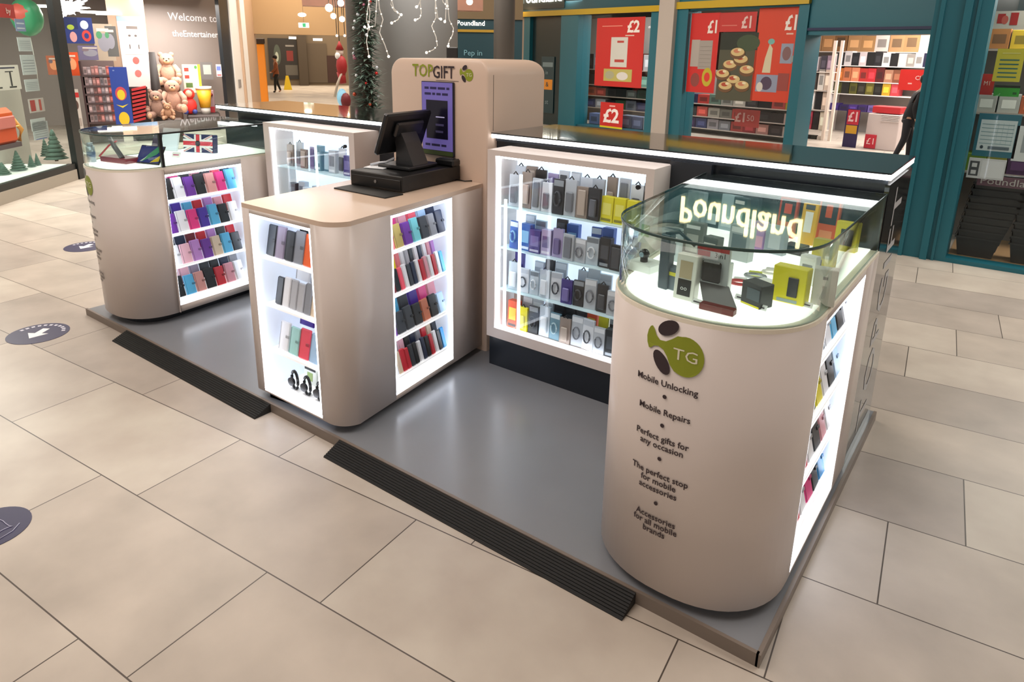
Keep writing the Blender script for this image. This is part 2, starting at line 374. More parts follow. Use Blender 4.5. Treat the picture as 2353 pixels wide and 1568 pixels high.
# ------------------------------------------------------------------ curved cabinets
ZC = .937
def curved_cabinet(label, xl, xr, yf, yc, yb, z0, ztop, op, where, rows, logo_x, left):
    pts = ushape(xl, xr, yf, yc, yb, left_only=not left); n = len(pts)
    t = thing('display_cabinet', label, 'cabinet', V((xl+xr)/2, (yf+yb)/2, 0))
    MB().prism(poly_off(pts, .06), ZP, z0).build('plinth', PLINTH, t)
    y0, y1, q0, q1 = op; L = (V(*pts[-1])-V(*pts[-2])).length
    b = shell(pts, z0, ztop-.012, .012, [(n-2, y0, y1, q0, q1)]); b.build('body', WARMW, t)
    MB().prism(poly_off(pts, .006), z0, z0+.006).build('underside', WARMW, t)
    MB().prism(pts, ztop-.012, ztop).build('top_ledge', mat('f3ead8', .3), t)
    d = (V(*pts[-1])-V(*pts[-2])).normalized(); P = V(*pts[-2])+d*y0
    pl = niche(t, P, d, y1-y0, q0, q1, .26, [])
    for r in rows:
        MB(pl.M()).box(.002, y1-y0-.002, .012, .25, r['z']-.006, r['z']+.004).box(.002, y1-y0-.002, .012, .018, r['z']-.004, r['z']+.012).build('shelf', SHELFM, t); MB(pl.M()).box(.002, y1-y0-.002, .082, .25, r['z']+.004, r['z']+.058).build('shelf_step', SHELFM, t)
    art = MB(); s0 = arc_at(pts, logo_x)
    emblem(art, 0, ztop-.092, .16)
    art.v = [V(v.x+.015, v.y, v.z) for v in art.v]
    wrap(art, pts, s0).build('emblem', EMB, t)
    for line, z, sz in (('Mobile Unlocking', .737, .026), ('Mobile Repairs', .652, .026), ('Perfect gifts for', .57, .026), ('any occasion', .545, .026), ('The perfect stop', .455, .026), ('for mobile', .43, .026), ('accessories', .405, .026), ('Accessories', .313, .026), ('for all mobile', .29, .026), ('brands', .267, .026)):
        wrap(MB().text(line, sz*1.02, 0, z-.937+ztop, squash=.98, bold=.018), pts, s0).build('lettering', DARK, t)
    for z in (.70, .612, .507, .362): wrap(MB().disc((0, z-.937+ztop), .0062, .0062, 12), pts, s0).build('bullet_dot', DARK, t)
    return t, pl, pts

SC = (.012, .044)
tL, plL, ptsL = curved_cabinet('white curved cabinet at the far left end of the kiosk, phone cases in its side', -4.085, -3.492, .015, .285, 1.06, .085, .948, (-.01, .50, .125, .905), 'left', [dict(z=z) for z in (.745, .545, .35, .155)], -3.865, True)
whL = 'far left cabinet'
def cab_rows(pl, u0, u1, Z, BK, FR, where, tags=('top shelf','second shelf','third shelf','bottom shelf'), h=.122, hb=.10, grp='phone cases', thin=(0,0,0,0)):
    for i, z in enumerate(Z):
        case_row(pl, BK[i], u0+.012, u1, .088, z+.064, hb, .25, '%s, %s' % (tags[i], where), 'back row', thin=True)
        case_row(pl, FR[i], u0, u1-.008, .026, z+.008, h, .27, '%s, %s' % (tags[i], where), 'front row', thin=bool(thin[i]))
cab_rows(plL, .005, .50, (.745,.545,.35,.155),
 [['lightpink','hotpink','black','pink','charcoal','coral','navy'],['black','violet','skyblue','red','lilac','pink','red'],['black','navy','maroon','red','lilac','charcoal','red'],['pink','lightpink','mauve','charcoal','black','navy','grey']],
 [['black','white','purple','black','rose','hotpink','skyblue'],['purple','white','hotpink','violet','skyblue','black','white'],['white','lightpink','lilac','purple','beige','skyblue','charcoal'],['black','skyblue','rose','black','red','pink','white']], whL)

tR, plR, ptsR = curved_cabinet('white round-fronted cabinet nearest the camera with green and brown emblem', -.605, -.006, .01, .285, 1.06, .072, ZC, (.03, .56, .085, .905), 'right', [dict(z=z) for z in (.745, .545, .345, .15)], -.325, False)
cab_rows(plR, .02, .52, (.745,.545,.345,.15),
 [['black','white','navy','skyblue','white','lightblue'],['charcoal','yellow','red','white','black','white'],['white','red','black','white','red','lightblue'],['navy','violet','red','white','blue','black']],
 [['charcoal','black','white','skyblue','black','white'],['orange','black','yellow','white','black','lightblue'],['black','red','white','charcoal','pink','white'],['violet','red','white','hotpink','black','blue']], 'near round cabinet')

# ------------------------------------------------------------------ till counter
ZT = .957
r = .105; FLc = (-2.325,.02); FR_ = (-1.687,.02); BRc = (-1.819,1.053); BLc = (-2.423,1.053)
mid = [BLc, (FLc[0]-.001, FLc[1]+.012), (FLc[0]+.003, FLc[1]+.003), (FLc[0]+.012, FLc[1]), (FR_[0]-r-.01, .02)]
cx_, cy_ = FR_[0]-r-.012, .02+r
for i in range(1, 12):
    a = -math.pi/2+(math.pi/2-.125)*i/12; mid.append((cx_+r*math.cos(a), cy_+r*math.sin(a)))
mid += [(FR_[0]-.125*r-.006, .02+r), BRc]
t = thing('till_counter', 'white counter carrying the black till, round front corner and lit racks on two sides', 'counter', V(-2.05,.55,0))
n = len(mid); s1 = n-2
b = shell(mid, .075, ZT-.02, .012, [(3, .05, .462, .083, .918), (s1, .215, .665, .098, .93)]); b.build('body', WARMW, t)
MB().prism(poly_off(mid, .005), .075, .081).build('underside', WARMW, t)
MB().prism(mid, ZT-.02, ZT).build('countertop', mat('dcc4b0', .22), t)
MB().prism(poly_off(mid, .07), ZP, .075).build('plinth', PLINTH, t)
P = V(*mid[3]); d = (V(*mid[4])-P).normalized(); plF = niche(t, P+d*.05, d, .412, .083, .918, .215, [])
P = V(*mid[s1]); d = (V(*mid[s1+1])-P).normalized(); plS = niche(t, P+d*.215, d, .45, .098, .93, .24, [])
for z in (.76,.56,.355,.16): MB(plS.M()).box(.002,.448,.012,.24,z-.006,z+.004).box(.002,.448,.012,.018,z-.004,z+.01).build('shelf', SHELFM, t); MB(plS.M()).box(.002,.448,.082,.235,z+.004,z+.058).build('shelf_step', SHELFM, t)
for z in (.72,.50,.28,.085): MB(plF.M()).box(.012,.41,.03,.215,z-.006,z+.004).build('shelf', SHELFM, t)
cab_rows(plS, .0, .445, (.76,.56,.355,.16),
 [['blue','hotpink','pink','coral','lightblue','navy'],['black','white','charcoal','yellow','salmon','white','silver','charcoal','white','navy','white','pink','lilac'],['black','skyblue','charcoal','violet','hotpink','pink'],['white','lightblue','silver','lightpink','black','navy','grey','red','beige','charcoal']],
 [['salmon','gold','purple','teal','charcoal','grey','navy'],['red','maroon','black','coral','white','charcoal','navy','white','red','pink','white','red','white','skyblue'],['purple','charcoal','charcoal','black','brown','black','lightblue'],['maroon','white','beige','red','red','charcoal','black','white','navy','black','red','white','black','blue']],
 'till counter side', thin=(0,1,0,1), h=.104, hb=.092)
case_row(plF, ['charcoal','mauve','charcoal','grey','orange','gold'], .015, .40, .05, .727, .135, .22, 'till counter front', 'top shelf')
case_row(plF, ['black','white','mauve'], .12, .40, .15, .80, .10, .2, 'till counter front', 'top shelf back row', thin=True)
case_row(plF, ['charcoal','white','silver','silver','grey','beige','red'], .055, .40, .05, .507, .13, .22, 'till counter front', 'second shelf', thin=True)
case_row(plF, ['white','silver','maroon'], .07, .40, .15, .60, .09, .2, 'till counter front', 'second shelf back row', thin=True)
case_row(plF, ['white','mint','coral','lightblue','charcoal'], .05, .41, .05, .287, .13, .22, 'till counter front', 'third shelf')
case_row(plF, ['violet','charcoal','hotpink'], .08, .40, .15, .385, .10, .2, 'till counter front', 'third shelf back row', thin=True)
for i, u in enumerate((.13,.22,.31)):
    e = lthing('smart_watch', 'black round watch on a white stand, %s from left, bottom shelf of till counter' % ORD[i], 'watch', plF.w(u, .09, .06), (0, 0, plF.ang))
    MB().rbox(-.03,.03,-.004,.03,0,.012,.003).build('stand', mat('f2f2f2',.4), e)
    b = MB(); b.tube([(0.024*math.cos(a)*.9, .012+.02*math.sin(a)*0, .055+.045*math.sin(a)) for a in [i_*math.pi/8 for i_ in range(17)]], .007, 6); b.build('strap', BLK, e)
    b = MB(); b.T = Matrix.Translation((0,.0,.055)) @ Matrix.Rotation(math.pi/2,4,'X'); b.cyl((0,0,0), .02, .012, 16); b.build('watch_case', mat('2a2a2c',.25,metal=.6), e)
for i, u in enumerate((.10,.2,.3)):
    o = MB().rbox(-.045,.045,0,.03,0,.10,.003).use(1).rect(-.04,.04,.07,.095,-.0006).use(2).rect(-.02,.02,.02,.06,-.0006)
    o = o.build('watch_box', [mat('eef2ea',.4), mat('20231f',.5), mat('9db86a',.5)], origin=plF.w(u+.03,.09,.15), rot=(-.1,0,plF.ang)); tag(o, 'white and green watch box at the back of the bottom shelf, %s from the left' % ORD[i], 'box')

# ------------------------------------------------------------------ rear counter with the light strip
YL = 1.09; YB = 1.66
def rear_counter(x0, x1, label, right_end, xb0):
    t = thing('rear_counter', label, 'counter', V((x0+x1)/2, 1.4, 0))
    MB().box(xb0, x1-.015, 1.13, YB-.06, ZP, 1.17).build('body', DGREY, t)
    MB().box(x0, x1, YL-.005, YB, 1.206, 1.212).build('countertop', BLKG, t)
    MB().box(x0+.01, x1-.01, YL+.02, YB-.01, 1.17, 1.188).build('top_frame', DGREY, t)
    b = MB().box(x0, x1, YL, YL+.02, 1.186, 1.206)
    if right_end: b.box(x1-.02, x1, YL, YB-.02, 1.186, 1.206)
    b.build('light_strip', LED, t); return t
tA = rear_counter(-4.28, -2.464, 'glossy black rear counter left of the tower, white light strip along its edge', False, -4.08)
tB = rear_counter(-1.79, -.012, 'glossy black rear counter right of the tower, light strip turning its far right corner', True, -1.79)
MB().box(-.027, -.012, 1.09, 1.62, ZP, 1.17).build('end_panel', mat('1d2024', .08, coat=.3), tB)
b = MB(Matrix.Translation((-.011, 1.37, .62)) @ Matrix.Rotation(math.pi/2, 4, 'Z') @ Matrix.Rotation(-math.pi/2, 4, 'Y')); b.text('TOPGIFT', .26, 0, 0); b.build('lettering', mat('b9bcc0', .4), tB)
MB().box(-.84, -.66, 1.10, 1.13, ZP, 1.17).build('filler_panel', mat('262a31', .3), tB)
# display cases built against the rear counters
def display_case(label, x0, x1, shelves, bars, inner):
    y = .944; t = thing('wall_display_case', label, 'display case', V((x0+x1)/2, 1.05, 0)); ix0, ix1, iz0, iz1 = inner
    b = MB(); z0, z1 = .2, 1.152
    b.box(x0,ix0,y,1.13,z0,z1).box(ix1,x1,y,1.13,z0,z1).box(ix0,ix1,y,1.13,z0,iz0).box(ix0,ix1,y,1.13,iz1,z1).build('frame', WARMW, t)
    MB().box(x0+.01,x1-.01,y+.012,1.13,ZP,z0).build('plinth', PLINTH, t)
    MB().box(ix0,ix1,1.12,1.13,iz0,iz1).build('back_panel', mat('e4eefa', .4, emit=.8), t)
    b = MB().box(ix0,ix0+.012,y+.02,y+.03,iz0,iz1).box(ix0,ix1,y+.02,y+.03,iz1-.012,iz1).box(ix0,ix1,y+.02,y+.03,iz0,iz0+.012); b.build('light_strip', GLOW2, t)
    for z in shelves: MB().box(ix0+.002,ix1-.002,y+.035,1.118,z-.005,z+.001).build('glass_shelf', mat('cfe6ea', .1, emit=.18), t)
    for x in bars: MB().box(x-.007,x+.007,y+.012,y+.02,iz0,bars[x]).build('door_edge', GLOW, t)
    g = MB().box(ix0+.002,ix1-.002,y+.006,y+.009,iz0,iz1).build('glass_door', glass('fbfeff', .8), t); t = g
    b = MB(Matrix.Translation((ix1-.03, y+.004, iz1-.055)) @ Matrix.Rotation(math.pi/2,4,'X')); b.cyl((0,0,0),.01,.012,12).build('lock', BLK, t)
    return t
display_case('white framed display case with glass shelves of accessories, between till counter and round cabinet', -1.70, -.835, (.88,.67,.455), {-1.512: 1.05, -1.60: .92}, (-1.652,-.872,.252,1.126))
display_case('white framed display case behind the till counter on the left, glass shelves half hidden', -3.51, -2.655, (.88,.67,.455), {-3.02: 1.05}, (-3.452,-2.70,.252,1.126))

# ------------------------------------------------------------------ tower
x0, x1, y0, y1, z1 = -2.462, -1.792, 1.055, 1.55, 1.56
t = thing('sign_tower', 'tall white rounded tower with green and brown shop emblem rising behind the till', 'tower', V(-2.13,1.3,ZP))
R = .075; b = MB(); K = 8; levels = []
def rr(x0, x1, y0, y1, z, rv=.012):
    o = []
    for cx, cy, a0 in ((x1-rv,y0+rv,-90),(x1-rv,y1-rv,0),(x0+rv,y1-rv,90),(x0+rv,y0+rv,180)):
        for i in range(4): a = math.radians(a0+30*i); o.append((cx+rv*math.cos(a), cy+rv*math.sin(a), z))
    return o
lv = [rr(x0,x1,y0,y1,ZP+.0)]
for i in range(K+1):
    a = math.pi/2*i/K; e = R*(1-math.cos(a)); ey = R*(1-math.cos(a)); lv.append(rr(x0+e, x1-e, y0+(.012*(i/K)), y1-ey, z1-R+R*math.sin(a)))
vs = [p for l in lv for p in l]; m = 16
b.add(vs, [(l*m+i, l*m+(i+1)%m, (l+1)*m+(i+1)%m, (l+1)*m+i) for l in range(len(lv)-1) for i in range(m)], True); b.add([], [])
b.f.append([len(vs)-m+i for i in range(m)]); b.mi.append(0)
b.build('body', mat('dcc3b0', .35), t)
MB().box(-1.7915,-1.7905,1.10,1.103,1.22,1.49).build('panel_seam', mat('8d7f74',.6), t)
a = MB(); emblem(a, -1.925, 1.492, .083, txt=True); a.v = [V(v.x, 1.0535+v.y, v.z) for v in a.v]; a.build('emblem', EMB, t)
MB().text('TOP', .088, -2.149, 1.497, 1.053, align='R', squash=.86, bold=.012).build('green_lettering', GREEN, t); MB().text('GIFT', .086, -2.149, 1.492, 1.053, align='L', squash=.84, bold=.012).build('dark_lettering', DARK, t)
MB().rect(-2.13,-1.975,1.4525,1.4545,1.053).build('underline', DARK, t)
o = lthing('poster_screen', 'narrow purple poster screen with black phone picture on the tower front', 'screen', V(-2.11,1.045,1.07))
MB().rbox(-.113,.109,-.004,.009,0,.378,.003).build('bezel', mat('1c1a30',.3), o)
dp_ = MB().rect(-.108,.104,.028,.374,-.0047).build('display', mat('6a5fa8',.3,emit=.35,ecol='6a5fa8'), o)
MB().rbox(-.078,.072,-.0065,-.0047,.088,.285,.001).build('phone_picture', mat('17142a',.25), dp_)
MB().rect(-.108,.104,.004,.026,-.0047).build('green_band', mat('4a5a2a',.5), o)
MB().rect(-.01,.05,.198,.203,-.0068).build('white_line', mat('b9b6dd',.4,emit=.3), dp_); MB().rect(-.012,.045,.155,.166,-.0068).rect(-.012,.04,.12,.131,-.0068).build('printed_line', mat('4f4b78',.4), dp_)
b = MB()
for z, ws in ((.345,(.03,.045,.05,.02)),(.316,(.045,.02,.03,.04)),(.055,(.035,.06,.035))):
    x = -.088
    for w_ in ws: b.rect(x, x+w_, z-.006, z+.006, -.0052); x += w_+.009
b.build('printed_words', mat('2a2358',.4), dp_)
# ------------------------------------------------------------------ glass top cases
GL = glass('f4fbf9', 1.0); GEDGE = mat('2f4a47', .2)
def glass_case(label, pts, z0, z1, trim, led):
    q = poly_off(pts, .008); t = thing('glass_showcase', label, 'showcase', V(sum(p[0] for p in q)/len(q), .55, z0))
    MB().ribbon(q, z0, z1, .005).build('glass_wall', GL, t)
    MB().prism(poly_off(pts, .006), z1+.001, z1+.009).build('glass_top', glass('f2f8f6', .75), t)
    MB().ribbon(poly_off(pts, .004), z1+.001, z1+.009, .002).build('glass_edge', GEDGE, t)
    MB().ribbon(poly_off(pts, .005), z0, z0+.004, .004).build('lower_edge', mat('9aa89a', .3), t)
    MB().prism(poly_off(pts, .03), z0, z0+.003).build('lit_base', mat('fbfbf2', .4, emit=1.15), t)
    xl, xr = q[0][0], q[-1][0]
    if led: MB().box(xl+.02, xr-.006, .93, .955, z1-.012, z1-.001).build('light_strip', LED, t)
    MB().box(xl, xr, 1.065, 1.08, z0, z1).build('back_panel', mat('1b2229', .15), t)
    return t
gR = glass_case('rounded glass showcase on the near round cabinet, crowded with boxed gadgets', ptsR, ZC, 1.136, False, True)
gL = glass_case('glass showcase on the far left cabinet holding tablets and a flag speaker', ptsL, .948, 1.130, True, False)
# black corner trim of the far case
P0 = V(*poly_off(ptsL, .004)[-2]); P1 = V(*poly_off(ptsL, .004)[-1])
b = MB().box(P0.x-.008, P0.x+.008, P0.y-.008, P0.y+.008, .948, 1.139); b.build('corner_trim', BLK, gL)
b = MB(); b.tube([(P0.x,P0.y,1.134),(P1.x,P1.y,1.134)], .006, 6); b.build('top_trim', BLK, gL)
MB().box(-3.9,-3.62,.955,.975,1.115,1.127).build('light_strip', LED, gL)

# ------------------------------------------------------------------ product boxes
def carton(name, label, cat, loc, w, h, d, c, yaw=0, lean=0, panel=None, window=None, band=None, group=None, txt=None, rough=.4, logo=None):
    e = lthing(name, label, cat, loc, (-lean, 0, yaw), group)
    MB().rbox(-w/2, w/2, 0, d, 0, h, .002).build('carton', mat(c, rough), e)
    if panel:   # (colour, x0,x1,z0,z1 fractions)
        for k, (pc, a, b_, c0, c1) in enumerate(panel): MB().rect(-w/2+a*w, -w/2+b_*w, c0*h, c1*h, -.0006-.0003*k).build('printed_panel', mat(pc, .45), e)
    if window:
        pc, a, b_, c0, c1 = window
        MB().rbox(-w/2+a*w, -w/2+b_*w, -.004, -.0008, c0*h, c1*h, .002).build('pictured_gadget', mat(pc, .25), e)
    if txt:
        for s_, sz, x, z, tc in txt: MB().text(s_, sz*w, x*w, z*h, -.0025).build('lettering', mat(tc, .5), e)
    return e
AZ = -.18  # most boxes face the front of the case, turned a little to the viewer
def on(px, py, z=ZC+.004): return at(px, py, z=z)
carton('earphone_box', 'white box with beige and black window showing white earphones, front left of the round case', 'box', on(1568,690), .062,.13,.03,'e9e6df', AZ+.1, .08, [('b9a688',.2,.8,.48,.86),('17191c',.18,.82,.1,.46)], None, txt=[('oo',.3,0,.27,'f4f4f4')])
e = lthing('charger_stand', 'clear and grey 3 in 1 charging stand with red header and dark red foot block', 'stand', on(1655,722)+V(0,.012,0), (0,0,AZ+.15))
MB().rbox(-.06,.035,-.014,.012,0,.018,.002).build('foot_block', mat('6a1512',.4), e)
MB().add([(-.06,.01,.018),(.035,.01,.018),(-.01,.06,.055),(-.095,.06,.055)], [(0,1,2,3)]).build('sloped_card', mat('6d6a6e',.3), e)
MB().rbox(-.11,-.015,.058,.07,.05,.16,.002).use(1).rect(-.108,-.017,.145,.158,.0575).rect(-.106,-.07,.128,.143,.0575).build('backing_card', [mat('b9bcc0',.3), mat('a8242a',.4)], e)
MB().text('3in1', .02, -.042, .135, .0573).build('lettering', mat('2a2a2c',.4), e)
b = MB(); b.T = Matrix.Translation((-.058,.05,.09)); b.rbox(-.028,.026,-.006,.004,-.03,.03,.006).build('charging_pad', mat('1b1a1e',.25), e)
carton('speaker_box', 'small black box with a yellow stripe along its foot, front middle of the round case', 'box', on(1722,704), .068,.066,.05,'20262a', AZ-.25, 0, [('e5d90e',.03,.97,.02,.10),('46525a',.3,.95,.3,.8)], None)
carton('phone_charger_box', 'bright yellow box picturing a black power bank, front right of the round case', 'box', on(1806,697), .092,.102,.045,'e3d51c', AZ+.12, .05, [('9fb0b0',.2,.8,.03,.12)], ('2b2f33',.48,.78,.2,.74))
carton('cable_box', 'slim off-white box at the right end of the front row in the round case', 'box', on(1888,704), .06,.105,.035,'d6d4cc', AZ+.35, 0, [('3a3d40',.4,.6,.72,.8),('9a9a98',.42,.6,.2,.55)])
e = lthing('tablet_holder', 'dark blue-grey holder with a tilted arm on the left side of the round case', 'holder', on(1522,662), (0,0,AZ))
MB().rbox(-.012,.02,-.01,.02,0,.165,.003).build('post', mat('44525e',.3), e)
MB().rbox(-.02,.09,.0,.03,.0,.07,.003).use(1).rect(-.015,.085,.045,.056,-.001).build('carton', [mat('5b6974',.35), mat('d8cf3c',.4)], e)
b = MB(); b.tube([(0,0,.165),(.05,-.01,.18),(.1,-.005,.15)], .005); b.build('arm', mat('2a2f33',.3), e)
e = lthing('webcam_display', 'small black camera on a white display block, far left of the round case', 'camera', on(1478,622), (0,0,AZ))
MB().rbox(-.045,.045,-.03,.05,0,.03,.004).build('block', mat('eef0ee',.4), e)
b = MB().sph((0,0,.055),.017,12).use(1).sph((0,-.012,.055),.009,10); b.build('camera_ball', [mat('1c1c1e',.25), mat('8fa8b8',.1)], e); MB().cyl((0,0,.03),.012,.012,12).build('base', BLK, e)
carton('gadget_box', 'grey box showing a white gadget standing behind the earphone box', 'box', on(1622,632), .05,.12,.04,'59564f', AZ, .05, [('d9d6cf',.1,.9,.5,.85)])
carton('gadget_box', 'pale grey window box in the middle of the round case behind the charging stand', 'box', on(1692,600), .075,.12,.04,'aeb5b8', AZ, .05, [('6b767c',.15,.85,.3,.75),('e9ecee',.1,.9,.8,.95)])
carton('gadget_box', 'small black box lying behind the yellow box in the round case', 'box', on(1818,585), .07,.03,.06,'15181b', AZ, 0, [('3a4148',.1,.9,.2,.8)])
carton('gadget_box', 'yellow-green box standing behind the slim white box in the round case', 'box', on(1885,622), .07,.10,.035,'cdbf22', AZ+.1, .05, [('3b4463',.1,.5,.05,.35),('8c8f3a',.5,.9,.4,.9)])
carton('gadget_box', 'yellow box with dark window leaning at the right rear of the round case', 'box', on(1938,578), .075,.105,.035,'dccc1e', AZ+.1, .08, [('2f3033',.25,.8,.2,.75)])
carton('gadget_box', 'orange and black hanging pack at the right rear of the round case', 'box', on(1892,560), .075,.16,.02,'e2622a', AZ+.05, .12, [('1f2a30',.1,.9,.45,.95),('d9582a',.35,.65,.6,.9),('f0a070',.2,.8,.06,.3)])
carton('gadget_box', 'yellow pack with a white cable beside the orange packs in the round case', 'box', on(1848,562), .055,.15,.02,'e9b52a', AZ+.05, .12, [('f4f2ea',.25,.75,.3,.8),('3a3f42',.2,.8,.85,.97)])
carton('gadget_box', 'second orange and black pack, left of the yellow pack in the round case', 'box', on(1800,545), .07,.15,.02,'c9472a', AZ+.05, .12, [('1d2529',.12,.88,.4,.95),('d24a30',.3,.7,.6,.85)])
carton('gadget_box', 'lilac and pink box among grey boxes at the middle of the round case', 'box', on(1738,574), .045,.10,.03,'b58ac4', AZ, .05, [('e4a9c4',.1,.9,.1,.5)])
carton('gadget_box', 'silver-grey box with star mark beside the lilac box', 'box', on(1775,585), .07,.10,.03,'9fa8b2', AZ, .05, [('c6ccd2',.2,.8,.2,.7)])
for i, (px, py, c) in enumerate(((1590,520,'8d989e'),(1630,522,'27363b'),(1668,530,'a5b7bd'),(1712,535,'2c3a44'),(1750,530,'6a7f8a'))):
    carton('gadget_box', '%s box in the back row of the round case, %s from the left' % (('grey','dark green','pale blue','navy','steel blue')[i], ORD[i]), 'box', on(px,py), .075,.14,.03,c, AZ, .08, [('c5d4da',.15,.85,.1,.4)])
for i, (px, py, r) in enumerate(((1545,535,.05),(1590,548,.06),(1625,556,.045))):
    e = lthing('charging_disc', 'round pale charging pad lying flat in the round case, %s from the left' % ORD[i], 'charging pad', on(px,py), (0,0,i))
    MB().cyl((0,0,0), r, .012, 28, r*.97).build('pad', mat(('c9cfd0','e4e6e4','8d9598')[i], .3), e); MB().cyl((0,0,.012), r*.6, .002, 24).build('ring', mat('5d6568',.3), e)
for i, (px, py) in enumerate(((1735,640),(1775,632),(1700,655))):
    e = lthing('trinket', ('chrome key-ring charm with yellow tag lying behind the black box','white trinket dish lying behind the yellow box','red and white cable reel lying behind the charging stand')[i], ('charm','dish','cable reel')[i], on(px,py), (0,0,.3))
    b = MB(); b.tube([(.03*math.cos(a), .02*math.sin(a), .008) for a in [k*math.pi/8 for k in range(17)]], .005, 6); b.build('ring', mat(('9a9ea2','e8e4e0','b0383c')[i], .3, metal=.5 if i==0 else 0), e)
    MB().rbox(-.02,.02,.02,.045,0,.012,.003).build('tag', mat(('c9cf20','d8d4d0','e8e8e8')[i], .4), e)

for i, (px, py, w_, h_, c, pc, lab) in enumerate((
  (1480,560,.06,.10,'dfe6e2','7ab04a','white box with a green print at the left rear of the round case'),
  (1650,668,.05,.085,'c9cdd0','3b3f44','small silver box with dark print between charging stand and earphone box'),
  (1760,668,.055,.03,'e9e9ec','c03a44','flat white box with red print behind the black speaker box'),
  (1848,655,.05,.09,'eceef0','8b9096','white box between the yellow box and the slim off-white box'),
  (1585,600,.07,.13,'76746c','b7b5ad','grey-brown box left of the pale window box in the round case'),
  (1955,535,.06,.09,'d9cf2a','35383a','yellow box at the far right rear corner of the round case'),
  (1690,545,.055,.15,'31424a','8fa6ae','tall dark blue-grey pack in the middle rear of the round case'),
  (1540,600,.05,.09,'b9c4c8','4d585e','pale grey box behind the tablet holder in the round case'))):
    carton('gadget_box', lab, 'box', on(px,py), w_, h_, .03, c, AZ+.1*math.sin(i*2), .05, [(pc,.2,.8,.25,.7),('f2f2f2',.15,.85,.84,.93)])
for i, (px, py) in enumerate(((1600,700),(1745,712),(1850,706),(1700,690))):
    e = lthing('price_ticket', 'tiny white price ticket on the lit base of the round case, %s from the left' % ('first','third','fourth','second')[i], 'ticket', on(px,py), (-.5,0,AZ)); MB().rbox(-.018,.018,0,.002,0,.016,.0008).build('card', mat('f4f4f4',.4), e); MB().rect(-.012,.012,.005,.009,-.0006).build('print', mat('4a4a50',.4), e)

# far left case contents
zL = .955
def onL(px, py): return at(px, py, z=zL)
def stand_tablet(label, loc, yaw, w, h, mats, lean=.35, nm='tablet'):
    e = lthing(nm, label, 'tablet', loc, (-lean, 0, yaw))
    MB().rbox(-w/2,w/2,0,.008,0,h,.003).build('casing', mats[0], e); MB().rect(-w/2+.006,w/2-.006,.008,h-.006,-.0008).build('display', mats[1], e); return e
e = stand_tablet('tablet with blue, green and yellow swirl on its screen in the far left case', onL(337,377), .25, .185,.115, [mat('1b1c1e',.3), mat('26306a',.25,emit=.3)], .55)
b = MB().use(0).add([(-.05,-.0014,.01),(.05,-.0014,.06),(.085,-.0014,.10),(.04,-.0014,.108),(-.02,-.0014,.05)], [(0,1,2,3,4)]).use(1).add([(0.02,-.002,.01),(.085,-.002,.02),(.085,-.002,.06)], [(0,1,2)]).use(2).add([(-.06,-.0024,.012),(-.01,-.0024,.05),(-.04,-.0024,.016)], [(0,1,2)]); b.build('swirl', [mat('3f8f6a',.4), mat('d4b52a',.4), mat('cfd6d0',.4)], e)
e = lthing('tablet_cradle', 'maroon topped cradle with a thick grey arm, front left of the far case', 'cradle', onL(262,375), (0,0,.2))
MB().rbox(-.12,.10,0,.10,0,.03,.004).build('base', mat('7a1830',.35), e)
b = MB(); b.tube([(.05,.02,.03),(-.02,.03,.09),(-.09,.05,.15)], .014, 8); b.build('arm', mat('5f5d63',.3), e)
b = MB(); b.tube([(-.12,.0,.03),(-.05,.02,.095),(-.02,.05,.12)], .005, 6); b.build('brace', mat('c23a46',.35), e)
stand_tablet('plain white tablet propped up behind the swirl tablet', onL(366,350)+V(0,.06,0), .3, .14,.15, [mat('e6edf4',.3), mat('dfe9f4',.3,emit=.2)], .3)
stand_tablet('dark purple boxed tablet leaning at the back of the far left case', onL(325,345)+V(0,.12,0), .1, .2,.13, [mat('2a1236',.35), mat('3b1a4a',.4)], .35)
e = lthing('flag_speaker', 'square speaker covered with the British flag in the far left case', 'speaker', onL(456,352)+V(-.02,.01,0), (-.12,0,.42))
W_, H_ = .215, .115
MB().rbox(-W_/2,W_/2,0,.05,0,H_,.004).build('body', mat('232a5e',.45), e)
b = MB(); zc = H_/2
def bar(b, x0, z0, x1, z1, w, y):
    d = V(x1-x0,0,z1-z0).normalized(); n_ = V(-d.z,0,d.x)*w/2
    P = [V(x0,y,z0)-n_, V(x1,y,z1)-n_, V(x1,y,z1)+n_, V(x0,y,z0)+n_]
    P = [V(min(max(p.x,-W_/2+.002),W_/2-.002), y, min(max(p.z,.002),H_-.002)) for p in P]; b.add(P, [(0,1,2,3)])
for w, m_, y in ((.044,0,-.0008),(.012,1,-.0012)):
    b.use(m_); bar(b,-W_/2,0,W_/2,H_,w,y); bar(b,-W_/2,H_,W_/2,0,w,y)
for w, m_, y in ((.052,0,-.0016),(.026,1,-.002)):
    b.use(m_).rect(-w/2,w/2,.002,H_-.002,y).rect(-W_/2+.002,W_/2-.002,zc-w/2,zc+w/2,y-.0001)
b.build('flag_print', [mat('f1f1f4',.45), mat('d8394a',.45)], e)
b = MB().disc((0,zc),.018,.018,16,y=-.003); b.build('speaker_dot', mat('20242c',.3), e)
e = lthing('price_card', 'small white price card with pink print lying beside the flag speaker', 'card', onL(378+25,362), (-.5,0,.4)); MB().rbox(-.03,.03,0,.003,0,.035,.001).build('card', mat('f6f4f4',.4), e); MB().rect(-.02,.02,.012,.02,-.0006).build('print', mat('c8507a',.4), e)
e = lthing('bottle_speaker', 'small silver and blue bottle-shaped speaker at the far left of its case', 'speaker', onL(212,372), (0,0,0)); b = MB().cyl((0,0,0),.022,.09,16).cyl((0,0,.09),.016,.02,16); b.build('body', mat('9fb2c0',.25,metal=.4), e); MB().cyl((0,0,.03),.0228,.03,16).build('band', mat('4c6f9a',.35), e)

